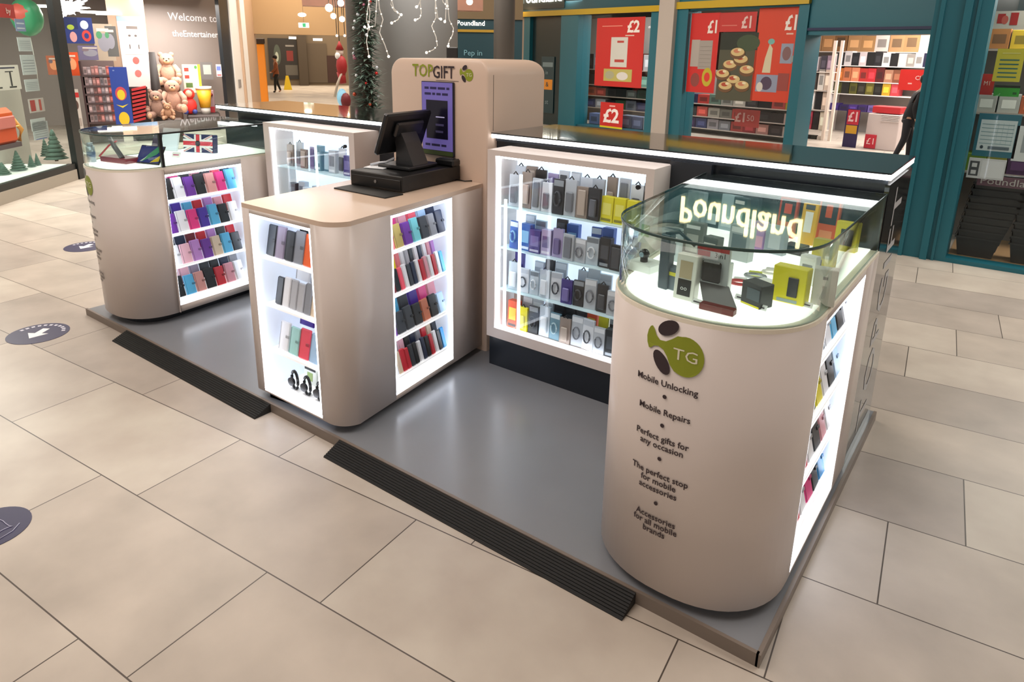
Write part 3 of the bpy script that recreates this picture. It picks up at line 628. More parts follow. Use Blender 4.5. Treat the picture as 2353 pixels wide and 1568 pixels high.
# ------------------------------------------------------------------ goods in the two wall cases
rnd = random.Random(5)
def pack(x, z, y, w, h, style, label, yaw=0.0):
    loc = V(x, y, z)
    pal = dict(grey=('c4c8ce','7c7f86','eef0f4'), white=('e8eaef','55585e','c7ccd4'), black=('1c1e21','45494f','9aa0a6'), yellow=('ecdf1c','f6ee70','8a8420'), purple=('4a3a86','8478b8','d0cce4'),
               blue=('2c5fae','8ec2e6','dfe8f2'), lilac=('b7a8cf','6b5c92','e6e0f0'), orange=('e8562c','f2c84a','40302a'), brown=('9a887c','c4b2a4','ece2d8'), clear=('c8d2da','f2f6fa','7f8890'), red=('c43a34','e8e0dc','5a2a28'), teal=('6f93a2','b8d2da','e4eef0'))[style[0]]
    k = style[1]; e = lthing('accessory_pack', label, 'pack', loc, (-.06,0,yaw))
    MB().rbox(-w/2,w/2,0,.014 if k != 'box' else .035,0,h,.0015).build('card', mat(pal[0],.4), e)
    if k == 'box': MB().rect(-w*.36,w*.36,h*.3,h*.75,-.0006).build('printed_panel', mat(pal[1],.45), e); MB().rect(-w*.4,w*.4,h*.06,h*.16,-.0006).build('printed_strip', mat(pal[2],.45), e)
    elif k == 'cable':
        b = MB(); b.tube([(w*.28*math.cos(a), -.008, h*.45+h*.2*math.sin(a)) for a in [q*math.pi/7 for q in range(15)]], .004, 6); b.build('coiled_cable', mat(pal[1],.4), e); MB().rect(-w*.45,w*.45,h*.8,h*.97,-.0006).build('header', mat(pal[2],.45), e)
    elif k == 'tag':
        MB().rbox(-w*.3,w*.3,-.012,-.001,h*.12,h*.66,.004).build('blister', mat(pal[1],.15), e); b = MB(); b.tube([(-.012,.004,h),(0,.004,h+.014),(.012,.004,h)], .003, 6); b.build('hang_loop', BLK, e)
    else: MB().rbox(-w*.34,w*.34,-.007,-.001,h*.1,h*.9,.006).build('phone_cover', mat(pal[1],.25), e)
    return e
SHN = ('top','second','third','bottom')
STY = {0: [('grey','tag'),('brown','tag'),('grey','cover'),('white','tag'),('black','cable'),('grey','tag'),('brown','cover'),('black','tag'),('lilac','cover'),('white','cover'),('grey','cable'),('white','tag')],
       1: [('blue','cable'),('blue','box'),('purple','box'),('lilac','box'),('lilac','tag'),('grey','cover'),('grey','cable'),('clear','cable'),('black','box'),('black','cover'),('blue','box'),('white','tag')],
       2: [('clear','tag'),('white','cable'),('clear','cable'),('clear','tag'),('white','cable'),('purple','tag'),('black','cable'),('grey','cable'),('black','tag'),('grey','cable'),('white','cable'),('clear','tag')],
       3: [('orange','box'),('yellow','tag'),('black','cable'),('clear','tag'),('teal','cable'),('brown','tag'),('grey','cable'),('white','cable'),('grey','cable'),('black','box'),('black','box'),('black','box')]}
SN = dict(grey='grey',white='white',black='black',yellow='yellow',purple='purple',blue='blue',lilac='lilac',orange='orange',brown='brown',clear='clear-fronted',red='red',teal='dark teal')
KN = dict(tag='hanging blister pack', cable='cable pack', box='boxed gadget', cover='phone cover pack')
XR0, XR1 = -1.63, -.88
for s, z in enumerate((.881,.671,.456,.253)):
    n = 12
    for row, (yy, hh) in enumerate(((1.065,.0),(1.0,.0))):
        cnt = 0
        for i in range(n):
            x = XR0+(XR1-XR0)*(i+.5)/n+(.02 if row else 0)
            st = STY[s][(i+(5 if row == 0 else 0)) % n] if row == 0 else STY[s][i]
            if s == 0 and row == 1 and i in (8, 9, 10): st = ('yellow','box')
            if row == 0 and ((s == 1 and i % 3 == 0) or (s == 2 and i % 4 == 1)): continue
            h = (.165, .135, .14, .15)[s]*(1+.10*math.sin(i*1.7+s)) + (.02 if row == 0 else -.01)
            if st == ('yellow','box'): h = .115
            if x+.03 > XR1+.005: continue
            cnt += 1
            pack(x, z+.001, yy+rnd.uniform(-.006,.006), (XR1-XR0)/n*rnd.uniform(.82,1.02), min(h,.19), st,
                 '%s %s, %s in %s row, %s shelf, right wall case' % (SN[st[0]], KN[st[1]], ORD[cnt-1], ('back','front')[row], SHN[s]), rnd.uniform(-.12,.12))
XL0, XL1 = -3.40, -2.72
for s, z in enumerate((.881,.671)):
    row = [[('brown','tag'),('grey','tag'),('brown','cover'),('lilac','cover'),('teal','box'),('teal','cover'),('grey','box'),('white','tag'),('purple','box'),('white','cable')],
           [('black','box'),('grey','box'),('white','box'),('clear','box'),('black','cover'),('grey','tag'),('black','cable'),('white','box'),('grey','box'),('black','tag')]][s]
    for i, st in enumerate(row):
        x = XL0+(XL1-XL0)*(i+.5)/10
        pack(x, z+.001, 1.02+.02*(i % 2), .062, (.135,.10)[s]*(1+.15*math.sin(i*2.1)), st, '%s %s, %s from left, %s shelf, case behind till' % (SN[st[0]], KN[st[1]], ORD[i], SHN[s]))

# ------------------------------------------------------------------ till
shr = -.09
e = lthing('rubber_mat', 'flat black mat lying on the counter in front of the cash drawer', 'mat', V(-2.09,.56,ZT), (0,0,0)); MB().rbox(-.175,.18,-.085,.03,0,.006,.002).build('mat', mat('141414',.6), e)
e = lthing('cash_drawer', 'low wide black cash drawer on the white counter under the till screen', 'cash drawer', V(-2.115,.83,ZT), (0,0,.07))
MB().rbox(-.17,.165,-.235,.21,.004,.078,.004).build('case', mat('111213',.4), e)
df_ = MB().rbox(-.16,.155,-.239,-.234,.012,.06,.002).build('drawer_front', mat('0c0c0d',.35), e)
for x in (-.15,.145):
    for y in (-.21,.18): MB().cyl((x,y,0),.012,.005,10).build('foot', BLK, e)
b = MB(); b.T = Matrix.Translation((0,-.2392,.04)) @ Matrix.Rotation(math.pi/2,4,'X'); b.cyl((0,0,0),.008,.003,12).build('lock', mat('8a8a8a',.3,metal=.8), e)
e = lthing('till_screen', 'black touch screen till seen from behind on its slanted stand above the cash drawer', 'till', V(-2.125,.83,ZT+.079), (0,0,.07))
MB().rbox(-.10,.11,-.11,.11,0,.02,.006).build('base', mat('17181a',.35), e)
# slanted neck: broad at the foot, narrowing upwards, leaning to the operator
pr = [(-.02,.018),(.095,.018),(.045,.13),(.02,.175),(-.03,.165),(-.015,.10)]
b = MB(); vs = [(p[0],-.062,p[1]) for p in pr]+[(p[0],.05,p[1]) for p in pr]; k = len(pr)
b.add(vs, [tuple(range(k)), tuple(range(2*k-1,k-1,-1))]+[(i,k+i,k+(i+1)%k,(i+1)%k) for i in range(k)]); b.build('neck', mat('2c2d30',.3), e)
Tm = Matrix.Translation((-.02,0,.165)) @ Matrix.Rotation(.38,4,'Y')
b = MB(Tm); b.rbox(-.018,.012,-.165,.165,-.10,.115,.008); sc_ = b.build('screen_casing', mat('17181b',.3), e)
b = MB(Tm); b.rbox(.012,.034,-.10,.10,.0,.075,.008); b.build('rear_cover', mat('222428',.22), e)
b = MB(Tm); b.box(-.0195,-.018,-.15,.15,-.085,.10); b.build('screen_glass', mat('0a0c10',.06), sc_)
e = lthing('receipt_printer', 'squat black receipt printer behind the cash drawer beside the tower', 'printer', V(-2.0,.945,ZT+.079), (0,0,.07)); 
MB().rbox(-.06,.06,.02,.085,0,.035,.008).build('case', mat('131416',.35), e); MB().rbox(-.04,.04,.035,.05,.035,.038,.001).build('paper_slot', mat('3a3c40',.4), e)
e = lthing('till_roll', 'crumpled white paper and clear tape lying on the left of the cash drawer', 'paper', V(-2.215,.70,ZT+.0795), (0,0,.3))
b = MB().rbox(-.05,.06,-.03,.03,0,.004,.001); b.build('paper', mat('e6e8ea',.25,emit=.1), e); b = MB(); b.tube([(-.04,.02,.01),(.0,.03,.02),(.05,.02,.028),(.09,.03,.05)], .006); b.build('tape', mat('c9ced6',.15), e)
e = lthing('power_adapter', 'small black plug adapter with cable on the counter by the tower foot', 'adapter', at(1037,415,z=ZT), (0,0,.2)); MB().rbox(-.02,.02,-.015,.015,0,.025,.004).build('plug', BLK, e)
b = MB(); b.tube([(.02,0,.006),(.05,.01,.004),(.08,.0,.004),(.11,.03,.004)], .003, 6); b.build('cable', BLK, e)

# ------------------------------------------------------------------ floor stickers
for i, (px, py, r, lab) in enumerate(((88,767,.155,'dark blue round floor sticker with a white arrow, left of the far cabinet'), (198,567,.16,'dark blue round floor sticker half hidden behind the far left cabinet'), (-22,1216,.118,'dark blue round floor sticker cut by the left edge of the photo, white outline drawing'))):
    p = at(px, py, z=0); e = lthing('floor_sticker', lab, 'sticker', p, (0,0,YAW*-1 if False else .62))
    MB().cyl((0,0,0), r, .002, 40).build('disc', mat('2e2950',.4), e)
    if i < 2:
        b = MB().add([(-.02,.07,.0026),(-.02,-.0,.0026),(-.06,.0,.0026),(0,-.075,.0026),(.06,0,.0026),(.02,0,.0026),(.02,.07,.0026)], [(0,1,2,3,4,5,6)]); b.build('arrow', mat('f0f0f2',.45), e)
        b = MB()
        for a in range(20, 161, 14):
            q = math.radians(a); q2 = math.radians(a+8); R1, R2 = r*.74, r*.86
            b.add([(R1*math.cos(q),R1*math.sin(q),.0026),(R2*math.cos(q),R2*math.sin(q),.0026),(R2*math.cos(q2),R2*math.sin(q2),.0026),(R1*math.cos(q2),R1*math.sin(q2),.0026)], [(0,1,2,3)])
        b.build('ring_marks', mat('d8d8e4',.45), e)
    else:
        b = MB(); b.tube([(.01+.05*math.cos(a)+.012*math.sin(3*a), .035*math.sin(a)+.01*math.cos(4*a), .003) for a in [k*math.pi/12 for k in range(25)]], .0016, 5); b.tube([(.07,-.05,.003),(.085,-.01,.003),(.08,.03,.003)], .0016, 5); b.build('outline_drawing', mat('b9b9d0',.45), e)
# ================================================================== the discount shop behind (teal front)
PP = Plane((-3.03,10.37), (.977,-.215))  # main shop front scaled about the camera, baked into the values below
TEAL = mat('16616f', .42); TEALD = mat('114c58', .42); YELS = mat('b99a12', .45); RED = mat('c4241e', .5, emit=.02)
YF = 4.87
def uu(pl, px, py=150): return pl.uz(px, py)[0]
def zz(pl, px, py): return pl.uz(px, py)[1]
def W(name, m, *boxes):
    b = PP.mb()
    for q in boxes: b.box(*q)
    return struct(b.build(name, m))
UA, UB, UC, UD, UE = -6.65, -2.49, -2.15, .17, .34; UF = 3.06; TOP = 4.9
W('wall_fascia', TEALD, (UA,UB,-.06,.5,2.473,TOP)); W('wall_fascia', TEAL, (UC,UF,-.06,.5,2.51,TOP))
W('trim_1', YELS, (UA,UB,-.14,-.06,2.365,2.473)); W('trim_2', YELS, (UC,UE,-.14,-.06,2.39,2.51))
W('wall_pillar', mat('b3a99f', .5), (UB,UC,-.2,.5,0,TOP)); W('wall_pier', mat('9a8a7a',.5), (UA,-6.39,-.05,.4,0,2.37))
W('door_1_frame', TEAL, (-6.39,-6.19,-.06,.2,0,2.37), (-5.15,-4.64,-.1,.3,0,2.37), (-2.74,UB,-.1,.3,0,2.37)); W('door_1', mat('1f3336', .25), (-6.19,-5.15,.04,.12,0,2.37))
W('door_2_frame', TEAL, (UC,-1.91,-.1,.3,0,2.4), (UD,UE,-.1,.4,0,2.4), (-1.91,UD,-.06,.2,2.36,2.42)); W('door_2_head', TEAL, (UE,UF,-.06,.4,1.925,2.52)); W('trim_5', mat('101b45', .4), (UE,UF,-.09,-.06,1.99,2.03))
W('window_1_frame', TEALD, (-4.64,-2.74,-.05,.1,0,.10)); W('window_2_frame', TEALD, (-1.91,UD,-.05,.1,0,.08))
W('window_1', glass('f4f8f8', .5), (-4.64,-2.74,.05,.06,.1,2.37)); W('window_2', glass('f4f8f8', .5), (-1.91,UD,.05,.06,.08,2.36))
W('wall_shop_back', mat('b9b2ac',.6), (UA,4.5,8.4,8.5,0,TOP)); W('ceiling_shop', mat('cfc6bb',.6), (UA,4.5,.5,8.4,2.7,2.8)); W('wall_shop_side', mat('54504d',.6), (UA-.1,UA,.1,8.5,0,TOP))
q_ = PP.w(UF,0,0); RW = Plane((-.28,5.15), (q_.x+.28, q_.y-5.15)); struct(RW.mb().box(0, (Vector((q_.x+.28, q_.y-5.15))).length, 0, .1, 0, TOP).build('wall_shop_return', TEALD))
b = MB().box(-.40,-.02,YF-.05,YF+.25,0,TOP).box(-.36,-.33,YF-.075,YF-.05,0,TOP).box(-.20,-.15,YF-.09,YF-.05,0,TOP).box(-.12,-.10,YF-.07,YF-.05,0,TOP); struct(b.build('wall_teal_pier', TEAL))
struct(MB().box(-.02,2.5,YF-.05,YF+.1,0,.035).box(-.02,2.5,YF-.02,YF+.1,2.35,TOP).build('window_3_frame', TEAL))
struct(MB().box(-.02,2.5,YF+.03,YF+.035,.035,2.35).build('window_3', glass('f2f6f6', .4)))
struct(MB().box(.15,2.5,6.6,6.7,0,3.2).build('wall_window_back', mat('a8a09a',.6))); struct(MB().box(-.02,2.5,YF+.1,6.6,2.35,2.4).build('ceiling_window', mat('cfc6bb',.6)))
struct(MB().box(-.02,2.5,YF+.1,6.6,0,.012).build('floor_shop', mat('b08a63',.35)))
# shop name above the window, lit; it shows mirrored in the glass case
e = thing('shop_sign', 'lit cream letters of the shop name high on the teal fascia', 'sign', PP.w(-.52,3.53,-.1))
tw = [p[0] for p in text_data('Poundland', .03)[0]]; PP.mb().text('Poundland', .72, -.52, 3.51, -.1, ext=.03, squash=2.39/(.72*(max(tw)-min(tw)))).build('letters', mat('ffe2a8',.5,emit=6.5), e)
e = thing('shop_sign', 'row of white lit letters at the very top edge, left corner of the teal shop', 'sign', PP.w(-5.8,2.72,-.1))
PP.mb().box(-6.6,-5.1,-.08,-.06,2.52,2.95).build('sign_board', mat('26302c',.5), e); PP.mb().text('Poundland', .31, -5.8, 2.75, -.1, ext=.02).build('letters', mat('fffbe8',.5,emit=5.0), e)
e = thing('spotlight', 'small warm spotlight under the fascia at the left corner of the teal shop', 'light', PP.w(*PP.uz(1213,22), -.25)); MB().sph(ORG[e.name], .05, 12, (1,1,.7)).build('lamp', mat('ffd9a0',.5,emit=14), e)

def board(name, label, cat, pl, x0, y0, x1, y1, c, d=0, th=.006, group=None):
    u0, u1, z0, z1 = pl.R(x0, y0, x1, y1); e = thing(name, label, cat, pl.w((u0+u1)/2, z0, d), (0,0,0), group)
    b = pl.mb().box(u0, u1, d, d+th, z0, z1); b.build('panel', c if not isinstance(c, str) else mat(c,.5), e)
    return e, (u0, u1, z0, z1)
def deco(e, pl, box, items, d, nm='print'):
    """items: (kind, colour, fractions...) painted as thin printed areas on a board"""
    u0, u1, z0, z1 = box; W, H = u1-u0, z1-z0
    mats = []; b = pl.mb(); k = 0
    for it in [i for i in items if i[0] == 't']:
        g = .03 if '£' in it[2] else 0; k += 1
        pl.mb().text(it[2], it[5]*H*(1.35 if g else 1), u0+it[3]*W, z0+it[4]*H, d-.006, squash=it[6] if len(it) > 6 else 1, bold=g).build('lettering', mat(it[1],.5), e)
    items = [i for i in items if i[0] != 't']; k = 0
    if not items: return None
    for it in items:
        c = it[1]
        if c not in mats: mats.append(c)
        b.use(mats.index(c)); y = d-.0008-.0003*k; k += 1
        if it[0] == 'r': b.rect(u0+it[2]*W, u0+it[3]*W, z0+it[4]*H, z0+it[5]*H, y)
        elif it[0] == 'e': b.disc((u0+it[2]*W, z0+it[3]*H), it[4]*W, it[5]*H, 18, y=y)
        elif it[0] == 'p': b.add([(u0+q[0]*W, y, z0+q[1]*H) for q in it[2]], [tuple(range(len(it[2])))])
    return b.build(nm, [mat(c, .5) for c in mats], e)
PW = PP.back(-.002)
e, q = board('poster', 'big red poster with £2 and a white product box in the left shop window', 'poster', PW, 1369, 40, 1478, 200, RED)
deco(e, PW, q, [('t','efe8e0','£2',.78,.86,.17,1.0),('r','e8a08c',.12,.55,.875,.885),('r','d9c9b8',.62,.8,.735,.75),('r','cfd0c8',.33,.68,.29,.72),('r','b84038',.46,.6,.64,.67),('r','b84038',.42,.62,.36,.40),('r','b8b060',.2,.8,.08,.26),('e','d8d6d0',.6,.16,.12,.06),('e','a8a888',.33,.17,.1,.06)], 0)
e, q = board('poster', 'small red £2 card with yellow foot strip low in the left shop window', 'poster', PW, 1379, 236, 1431, 295, RED)
deco(e, PW, q, [('t','f4ece8','£2',.5,.46,.55,1.1),('r','e0d020',0,1,0,.07),('r','e8b0a8',.4,.65,.84,.9)], 0)
e, q = board('poster', 'red £1 poster with white cards and wreaths, leftmost in the right shop window', 'poster', PW, 1583, 30, 1648, 213, RED)
deco(e, PW, q, [('t','e2d8d0','£1',.76,.82,.16,.75),('r','a9a097',.08,.38,.33,.67),('r','9b948c',.36,.82,.30,.66),('e','8a4038',.3,.16,.16,.09),('e','b9a828',.72,.2,.18,.12),('e','d03428',.72,.2,.10,.06)]+[('r','847c74',.4,.8,.33+i*.05,.335+i*.05) for i in range(6)], 0)
e, q = board('poster', 'wide red £1 header above the food picture in the right shop window', 'poster', PW, 1653, 28, 1738, 73, 'b8302a')
deco(e, PW, q, [('t','d8b8b0','£1',.75,.45,.62,.8),('r','c8685c',.08,.5,.3,.36)], 0)
e, q = board('poster', 'photographic poster of small filled pastries on a dark ground in the right shop window', 'poster', PW, 1650, 75, 1736, 232, '4a4a38')
it = [('r','20281c',.0,1,.75,1),('e','3a4a30',.75,.85,.3,.12)]
for i, (x, z) in enumerate(((.32,.52),(.6,.6),(.78,.45),(.45,.3),(.7,.22),(.25,.2),(.5,.7),(.15,.38))):
    it += [('e','6a4a2c',x,z,.2,.085),('e','c9b27a',x,z+.02,.18,.06),('e','a8452c' if i%2 else 'c07a58',x-.02,z+.035,.09,.03),('e','dcd0a8',x+.05,z+.05,.05,.02)]
deco(e, PW, q, it, 0)
e, q = board('poster', 'large orange-red £1 poster with bottles and gift sets beside the shop doorway', 'poster', PW, 1735, 8, 1832, 235, mat('c63c1e',.5,emit=.02))
deco(e, PW, q, [('t','e2dcd4','£1',.78,.80,.15,.72),('r','d8b8a8',.7,.86,.69,.705),('p','c9c0a0',[(.22,.3),(.42,.3),(.42,.55),(.34,.6),(.26,.45)]),('e','6fa8a0',.37,.62,.08,.03),('r','8a93a4',.62,.9,.4,.6),('e','7a5a5a',.76,.5,.1,.07),('r','8890a4',.1,.62,.1,.28),('e','4a3a50',.35,.19,.14,.07),('e','c9c4b8',.2,.15,.08,.05),('r','904038',.62,.88,.12,.3)], 0)
e, q = board('poster', 'red £1.50 sign standing low behind the right shop window', 'poster', PP.back(.9), 1688, 252, 1745, 292, 'b53a34')
deco(e, PP.back(.9), q, [('t','d8a8a0','£1',.22,.5,.55),('t','d8a8a0','50',.65,.5,.5)], 0)
e, q = board('poster', 'grey card sticking out on the door jamb beside the orange poster', 'card', PW.back(-.06), 1817, 128, 1838, 143, '8a8f8c')
e, q = board('poster', 'white and amber lettered panel on the dark shop door beside the tower', 'sign', PP.back(.015), 1243, 130, 1272, 260, '1a3a40')
deco(e, PP.back(.015), q, [('r','6e8488',.1,.9,.82,.9),('t','7e9498','in',.45,.72,.10),('r','d8891c',.1,.9,.42,.6),('t','1a3a40','&',.5,.51,.12),('t','7e9498','st',.5,.2,.12)], 0)

def goods(pl, cols, u0, u1, z, d, h, where, depth=.22, cat='box', nm='boxed_goods', vary=.15, gap=.08, face=True, seed=1):
    r = random.Random(seed); n = len(cols); st = (u1-u0)/n; out = []
    for i, c in enumerate(cols):
        w = st*(1-gap*r.random()); hh = h*(1-vary*r.random()); u = u0+st*i
        b = pl.mb().rbox(u, u+w, d, d+depth, z, z+hh, .003)
        f = 1.25 if r.random() > .5 else .6
        base = [int(c[1][k:k+2],16)/255 for k in (0,2,4)]
        if face: b.use(1).rect(u+w*.18, u+w*.82, z+hh*.25, z+hh*.7, d-.0006)
        o = b.build(nm, [mat(c[1],.5), mat(tuple(min(1,max(0,v*f+.05)) for v in base),.5)], origin=pl.w(u+w/2, z, d+depth/2))
        tag(o, '%s %s, %s from left %s' % (c[0], nm.replace('_',' '), ORD[i], where), cat, 'goods '+where); out.append(o)
    return out
C_ = lambda *a: [tuple(x.split(':')) for x in a]
def shelf_unit(label, pl, u0, u1, zs, z0, z1, d, depth, c='d9d2ca', posts=True, name='shelf_unit'):
    e = thing(name, label, 'shelving', pl.w((u0+u1)/2, z0, d+depth/2)); m = mat(c,.45)
    for z in zs: pl.mb().box(u0, u1, d, d+depth, z-.018, z).build('shelf', m, e)
    pl.mb().box(u0, u1, d+depth, d+depth+.01, z0, z1).build('back_panel', mat('8f8a86',.5), e)
    if posts:
        for u in (u0, u1): pl.mb().box(u-.012, u+.012, d, d+depth, z0, z1).build('upright', m, e)
    return e
# left window interior
W1 = PP.back(1.6)
a, c = uu(W1,1325), uu(W1,1520); zs = [zz(W1,1350,y) for y in (158,193,218,245,300)]
shelf_unit('long wall shelves of boxes seen through the left shop window', W1, a, c, zs, 0, 2.4, 0, .4, 'b8aa9c')
pal1 = C_('purple:2c2346','dark:1f1e22','grey:7d8088','dark purple:30244a','dark:242226','lilac:8a86a8','navy:20294a','brown:5a2a22','white:b8bac0','green:5a7a6a')
goods(W1, pal1, a+.02, c-.02, zs[0], .03, 0.40, 'on the top shelf, left shop window', seed=2)
goods(W1, C_('brown:2b2622','dark:1c1c1c','brown:302a24','olive:3a3a2a','grey:5a6a6a','white:a8b0b0','teal:7aa89a','grey:6a6e70'), a+.02, c-.02, zs[1], .03, 0.26, 'on the second shelf, left shop window', seed=3)
goods(W1, C_('red:a03c2c','orange:a84a30','red:98342a','dark:2c2c2a','black:1c201e','grey:4a504c','dark green:2a3a30','brown:4a3a32'), a+.02, c-.02, zs[2], .03, 0.20, 'on the third shelf, left shop window', seed=4)
goods(W1, C_('navy:1f2c56','navy:28365e','white:a8acb4','dark:20242a','green:2c4a34','grey:5c6470','navy:2a3050','lilac:6c6c88'), a+.02, c-.02, zs[3], .03, 0.22, 'on the fourth shelf, left shop window', seed=5)
W('sill_1', TEALD, (-4.64,-2.74,.1,.7,0,.10)); goods(PP.back(.3), C_('blue:5a6a98','white:a8a8a4','pale blue:7a92b0','grey:6a7284','blue:5c6684','grey:8a8e98'), -4.6, -2.8, .105, .02, 0.26, 'on the left window sill', seed=6)
# right window interior
W2 = PP.back(1.5); a, c = uu(W2,1555), uu(W2,1850); zs = [zz(W2,1600,y) for y in (237,266,293,318)]
shelf_unit('white shelves of goods seen below the posters in the right shop window', W2, a, c, zs, 0, 1.3, 0, .4, 'c0b4ac')
goods(W2, C_('dark:24232c','navy:2a2a50','red:b03a34','green:5a7468','grey:8a8c86','white:a8a49c','dark:2a2a2c','black:1a1a1c','red:b04a44','yellow:a8902c'), a+.02, c-.02, zs[0], .03, 0.20, 'on the upper shelf, right shop window', seed=7)
goods(W2, C_('dark:1c1b1e','black:1f1e24','red:c0483e','white:a09c92','grey:6c6c64','red:a8342e','pink:b87a70','black:1c1c1e','black:202022','white:c0a8a0'), a+.02, c-.02, zs[1], .03, 0.20, 'on the middle shelf, right shop window', seed=8)
goods(W2, C_('navy:26284a','purple:3a2c58','blue:3a4470','white:9c98a0','grey:7a7c84','red:a03a34','red:8e2c30','pink:b08078','dark:2a2224','white:b0a49c'), a+.02, c-.02, zs[2], .03, 0.20, 'on the low shelf, right shop window', seed=9)
# doorway interior
D1 = PP.back(5.0)
a, c = uu(D1,1822), uu(D1,2180); zs = [zz(D1,2000,y) for y in (119,151,187,216)]
shelf_unit('tall white wall shelving inside the shop doorway', D1, a, c, [zs[0]], 0, 2.6, 0, .45, 'e6e0da')
goods(D1, C_('brown:b98a5c','brown:c0946a','brown:b08254','dark brown:8c6238','brown:bd8f60','brown:b58858','white:e6d8d0','brown:c09468','brown:b98c60','cream:dcd2b8','cream:d0d0a8'), a+.03, c-.03, zs[0], .02, 0.44, 'on the top shelf inside the doorway', nm='cardboard_box', seed=11, vary=.25)
u1_ = uu(D1,1940); shelf_unit('white shelves in the middle of the shop doorway', D1.back(-.45), u1_, c, [zs[1], zs[2], zs[3]], 0, zs[0]-.05, 0, .4, 'f0eae6', name='shelf_unit')
D2 = D1.back(-.45)
goods(D2, C_('black:1a1a1e','white:d8d4d6','black:1c1b20','white:d4c8cc','black:161618','dark:222226','white:d8d8d8','black:18181a','white:d0c8c0','grey:908a84','white:ccc6c0','navy:1f2040','white:d6d6da'), u1_+.02, c-.02, zs[1], .02, 0.30, 'on the second shelf inside the doorway', seed=12)
goods(D2, C_('orange:b8662c','orange:c8744c','coral:d88460','red:b8302c','red:c02a34','dark red:5a1c1c','brown:a87860','brown:7c4a34'), u1_+.03, uu(D2,2075), zs[2], .02, 0.30, 'on the third shelf inside the doorway', seed=13)
goods(D2, C_('olive:4a4a20','dark:24241c','olive:56541f','dark:2a2820','olive:605a22','black:1c1c18','yellow:c09a2c','red:c04048'), u1_+.03, uu(D2,2075), zs[3], .02, 0.26, 'on the fourth shelf inside the doorway', seed=14)
zb = zz(D2,2000,245); goods(D2.back(-.1), C_('purple:38246a','dark purple:2a1c50','purple:402a72','purple:34225e','lilac:6a5a9a','purple:382868'), u1_+.05, uu(D2,2060), zb-.12, .02, .15, 'on the fifth row inside the doorway', seed=15)
# left rack of clothes-like goods by the doorway
D3 = PP.back(2.6)
for k, (y, hh) in enumerate(((127,.16),(170,.2),(215,.2),(262,.18),(318,.2))):
    z = zz(D3, 1880, y+18); cols = [C_('grey:6a6264','dark:2c2a2e','white:b4aab0','dark:34303a','mauve:8a7484'), C_('dark:2a262a','red:d8345a','dark:3a3634','white:d4ccc4','beige:c8b4a4'), C_('black:1a181a','pink:d02c58','white:d8d4d0','black:1e1c1e','beige:bca898'), C_('purple:3a2c54','cream:c8b8a0','red:b04050','dark:302828','cream:d0c4b0'), C_('cream:c0b0a0','dark:282420','black:1a1918','dark:2c2a24','white:c8bcb0')][k]
    goods(D3, cols, uu(D3,1838), uu(D3,1912), z-.16, .05, hh*2.0, 'on the %s tier of the doorway rack' % ORD[k], depth=.1, nm='packed_goods', seed=20+k, gap=.3)
e = thing('display_rack', 'pale standing rack just inside the left of the shop doorway', 'rack', D3.w(uu(D3,1880),0,.2))
for k, y in enumerate((145,188,233,280,336)): D3.mb().box(uu(D3,1836), uu(D3,1914), .02, .25, zz(D3,1880,y)-.18, zz(D3,1880,y)-.165).build('tier', mat('cfc4ba',.5), e)
for px in (1836, 1912, 1928): D3.mb().box(uu(D3,px)-.025, uu(D3,px)+.025, .0, .05, 0, 1.9).build('upright', mat('dccbbd',.5), e)
D4 = PP.back(2.0)
e, q = board('sale_stand', 'purple stand with red £1 card over an amber strip in the shop doorway', 'sign', D4, 1940, 250, 1972, 345, '2c2150')
deco(e, D4, q, [('r','c42a3c',.1,.95,.62,.98),('t','e8c0c0','£1',.5,.8,.24,.8),('r','cf9a24',.1,.9,.4,.6)], 0)
e = thing('carton_stack', 'stack of white drawers with a red £1 card standing in the shop doorway', 'drawers', D4.w(uu(D4,2015),0,.3))
u0, u1 = uu(D4,1984,300), uu(D4,2058,300); D4.mb().rbox(u0, u1, .1, .55, 0, zz(D4,2010,262), .01).build('body', mat('cbbcb8',.5), e)
for k in range(5):
    z0 = .5+(zz(D4,2010,262)-.5)*k/5; D4.mb().rbox(u0+(u1-u0)*.42, u1-.01, .085, .1, z0+.01, z0+(zz(D4,2010,262)-.5)/5-.008, .004).build('drawer', mat('d8d0cc',.45), e)
D4.mb().rbox(u0+.01, u0+(u1-u0)*.38, .085, .1, zz(D4,1995,342), zz(D4,1995,310), .002).build('price_card', mat('c42638',.5), e)
D4.mb().text('£1', .16, u0+(u1-u0)*.2, zz(D4,1995,326), .083).build('price_lettering', mat('efd0cc',.5), e)
o = D4.mb().rbox(u0+.05, u1-.02, .12, .4, zz(D4,2020,261), zz(D4,2020,245), .01).build('red_tray', mat('c42a30',.5), origin=D4.w((u0+u1)/2, zz(D4,2020,261), .25)); tag(o, 'shallow red tray on top of the white drawer stack', 'tray')
e, q = board('poster', 'red hanging sign partly behind the dark figure at the right of the doorway', 'sign', D4.back(.4), 2066, 160, 2128, 208, RED)
deco(e, D4.back(.4), q, [('t','f0c8c4','CH',.75,.6,.28),('r','e8b0a8',.35,.5,.3,.36)], 0)

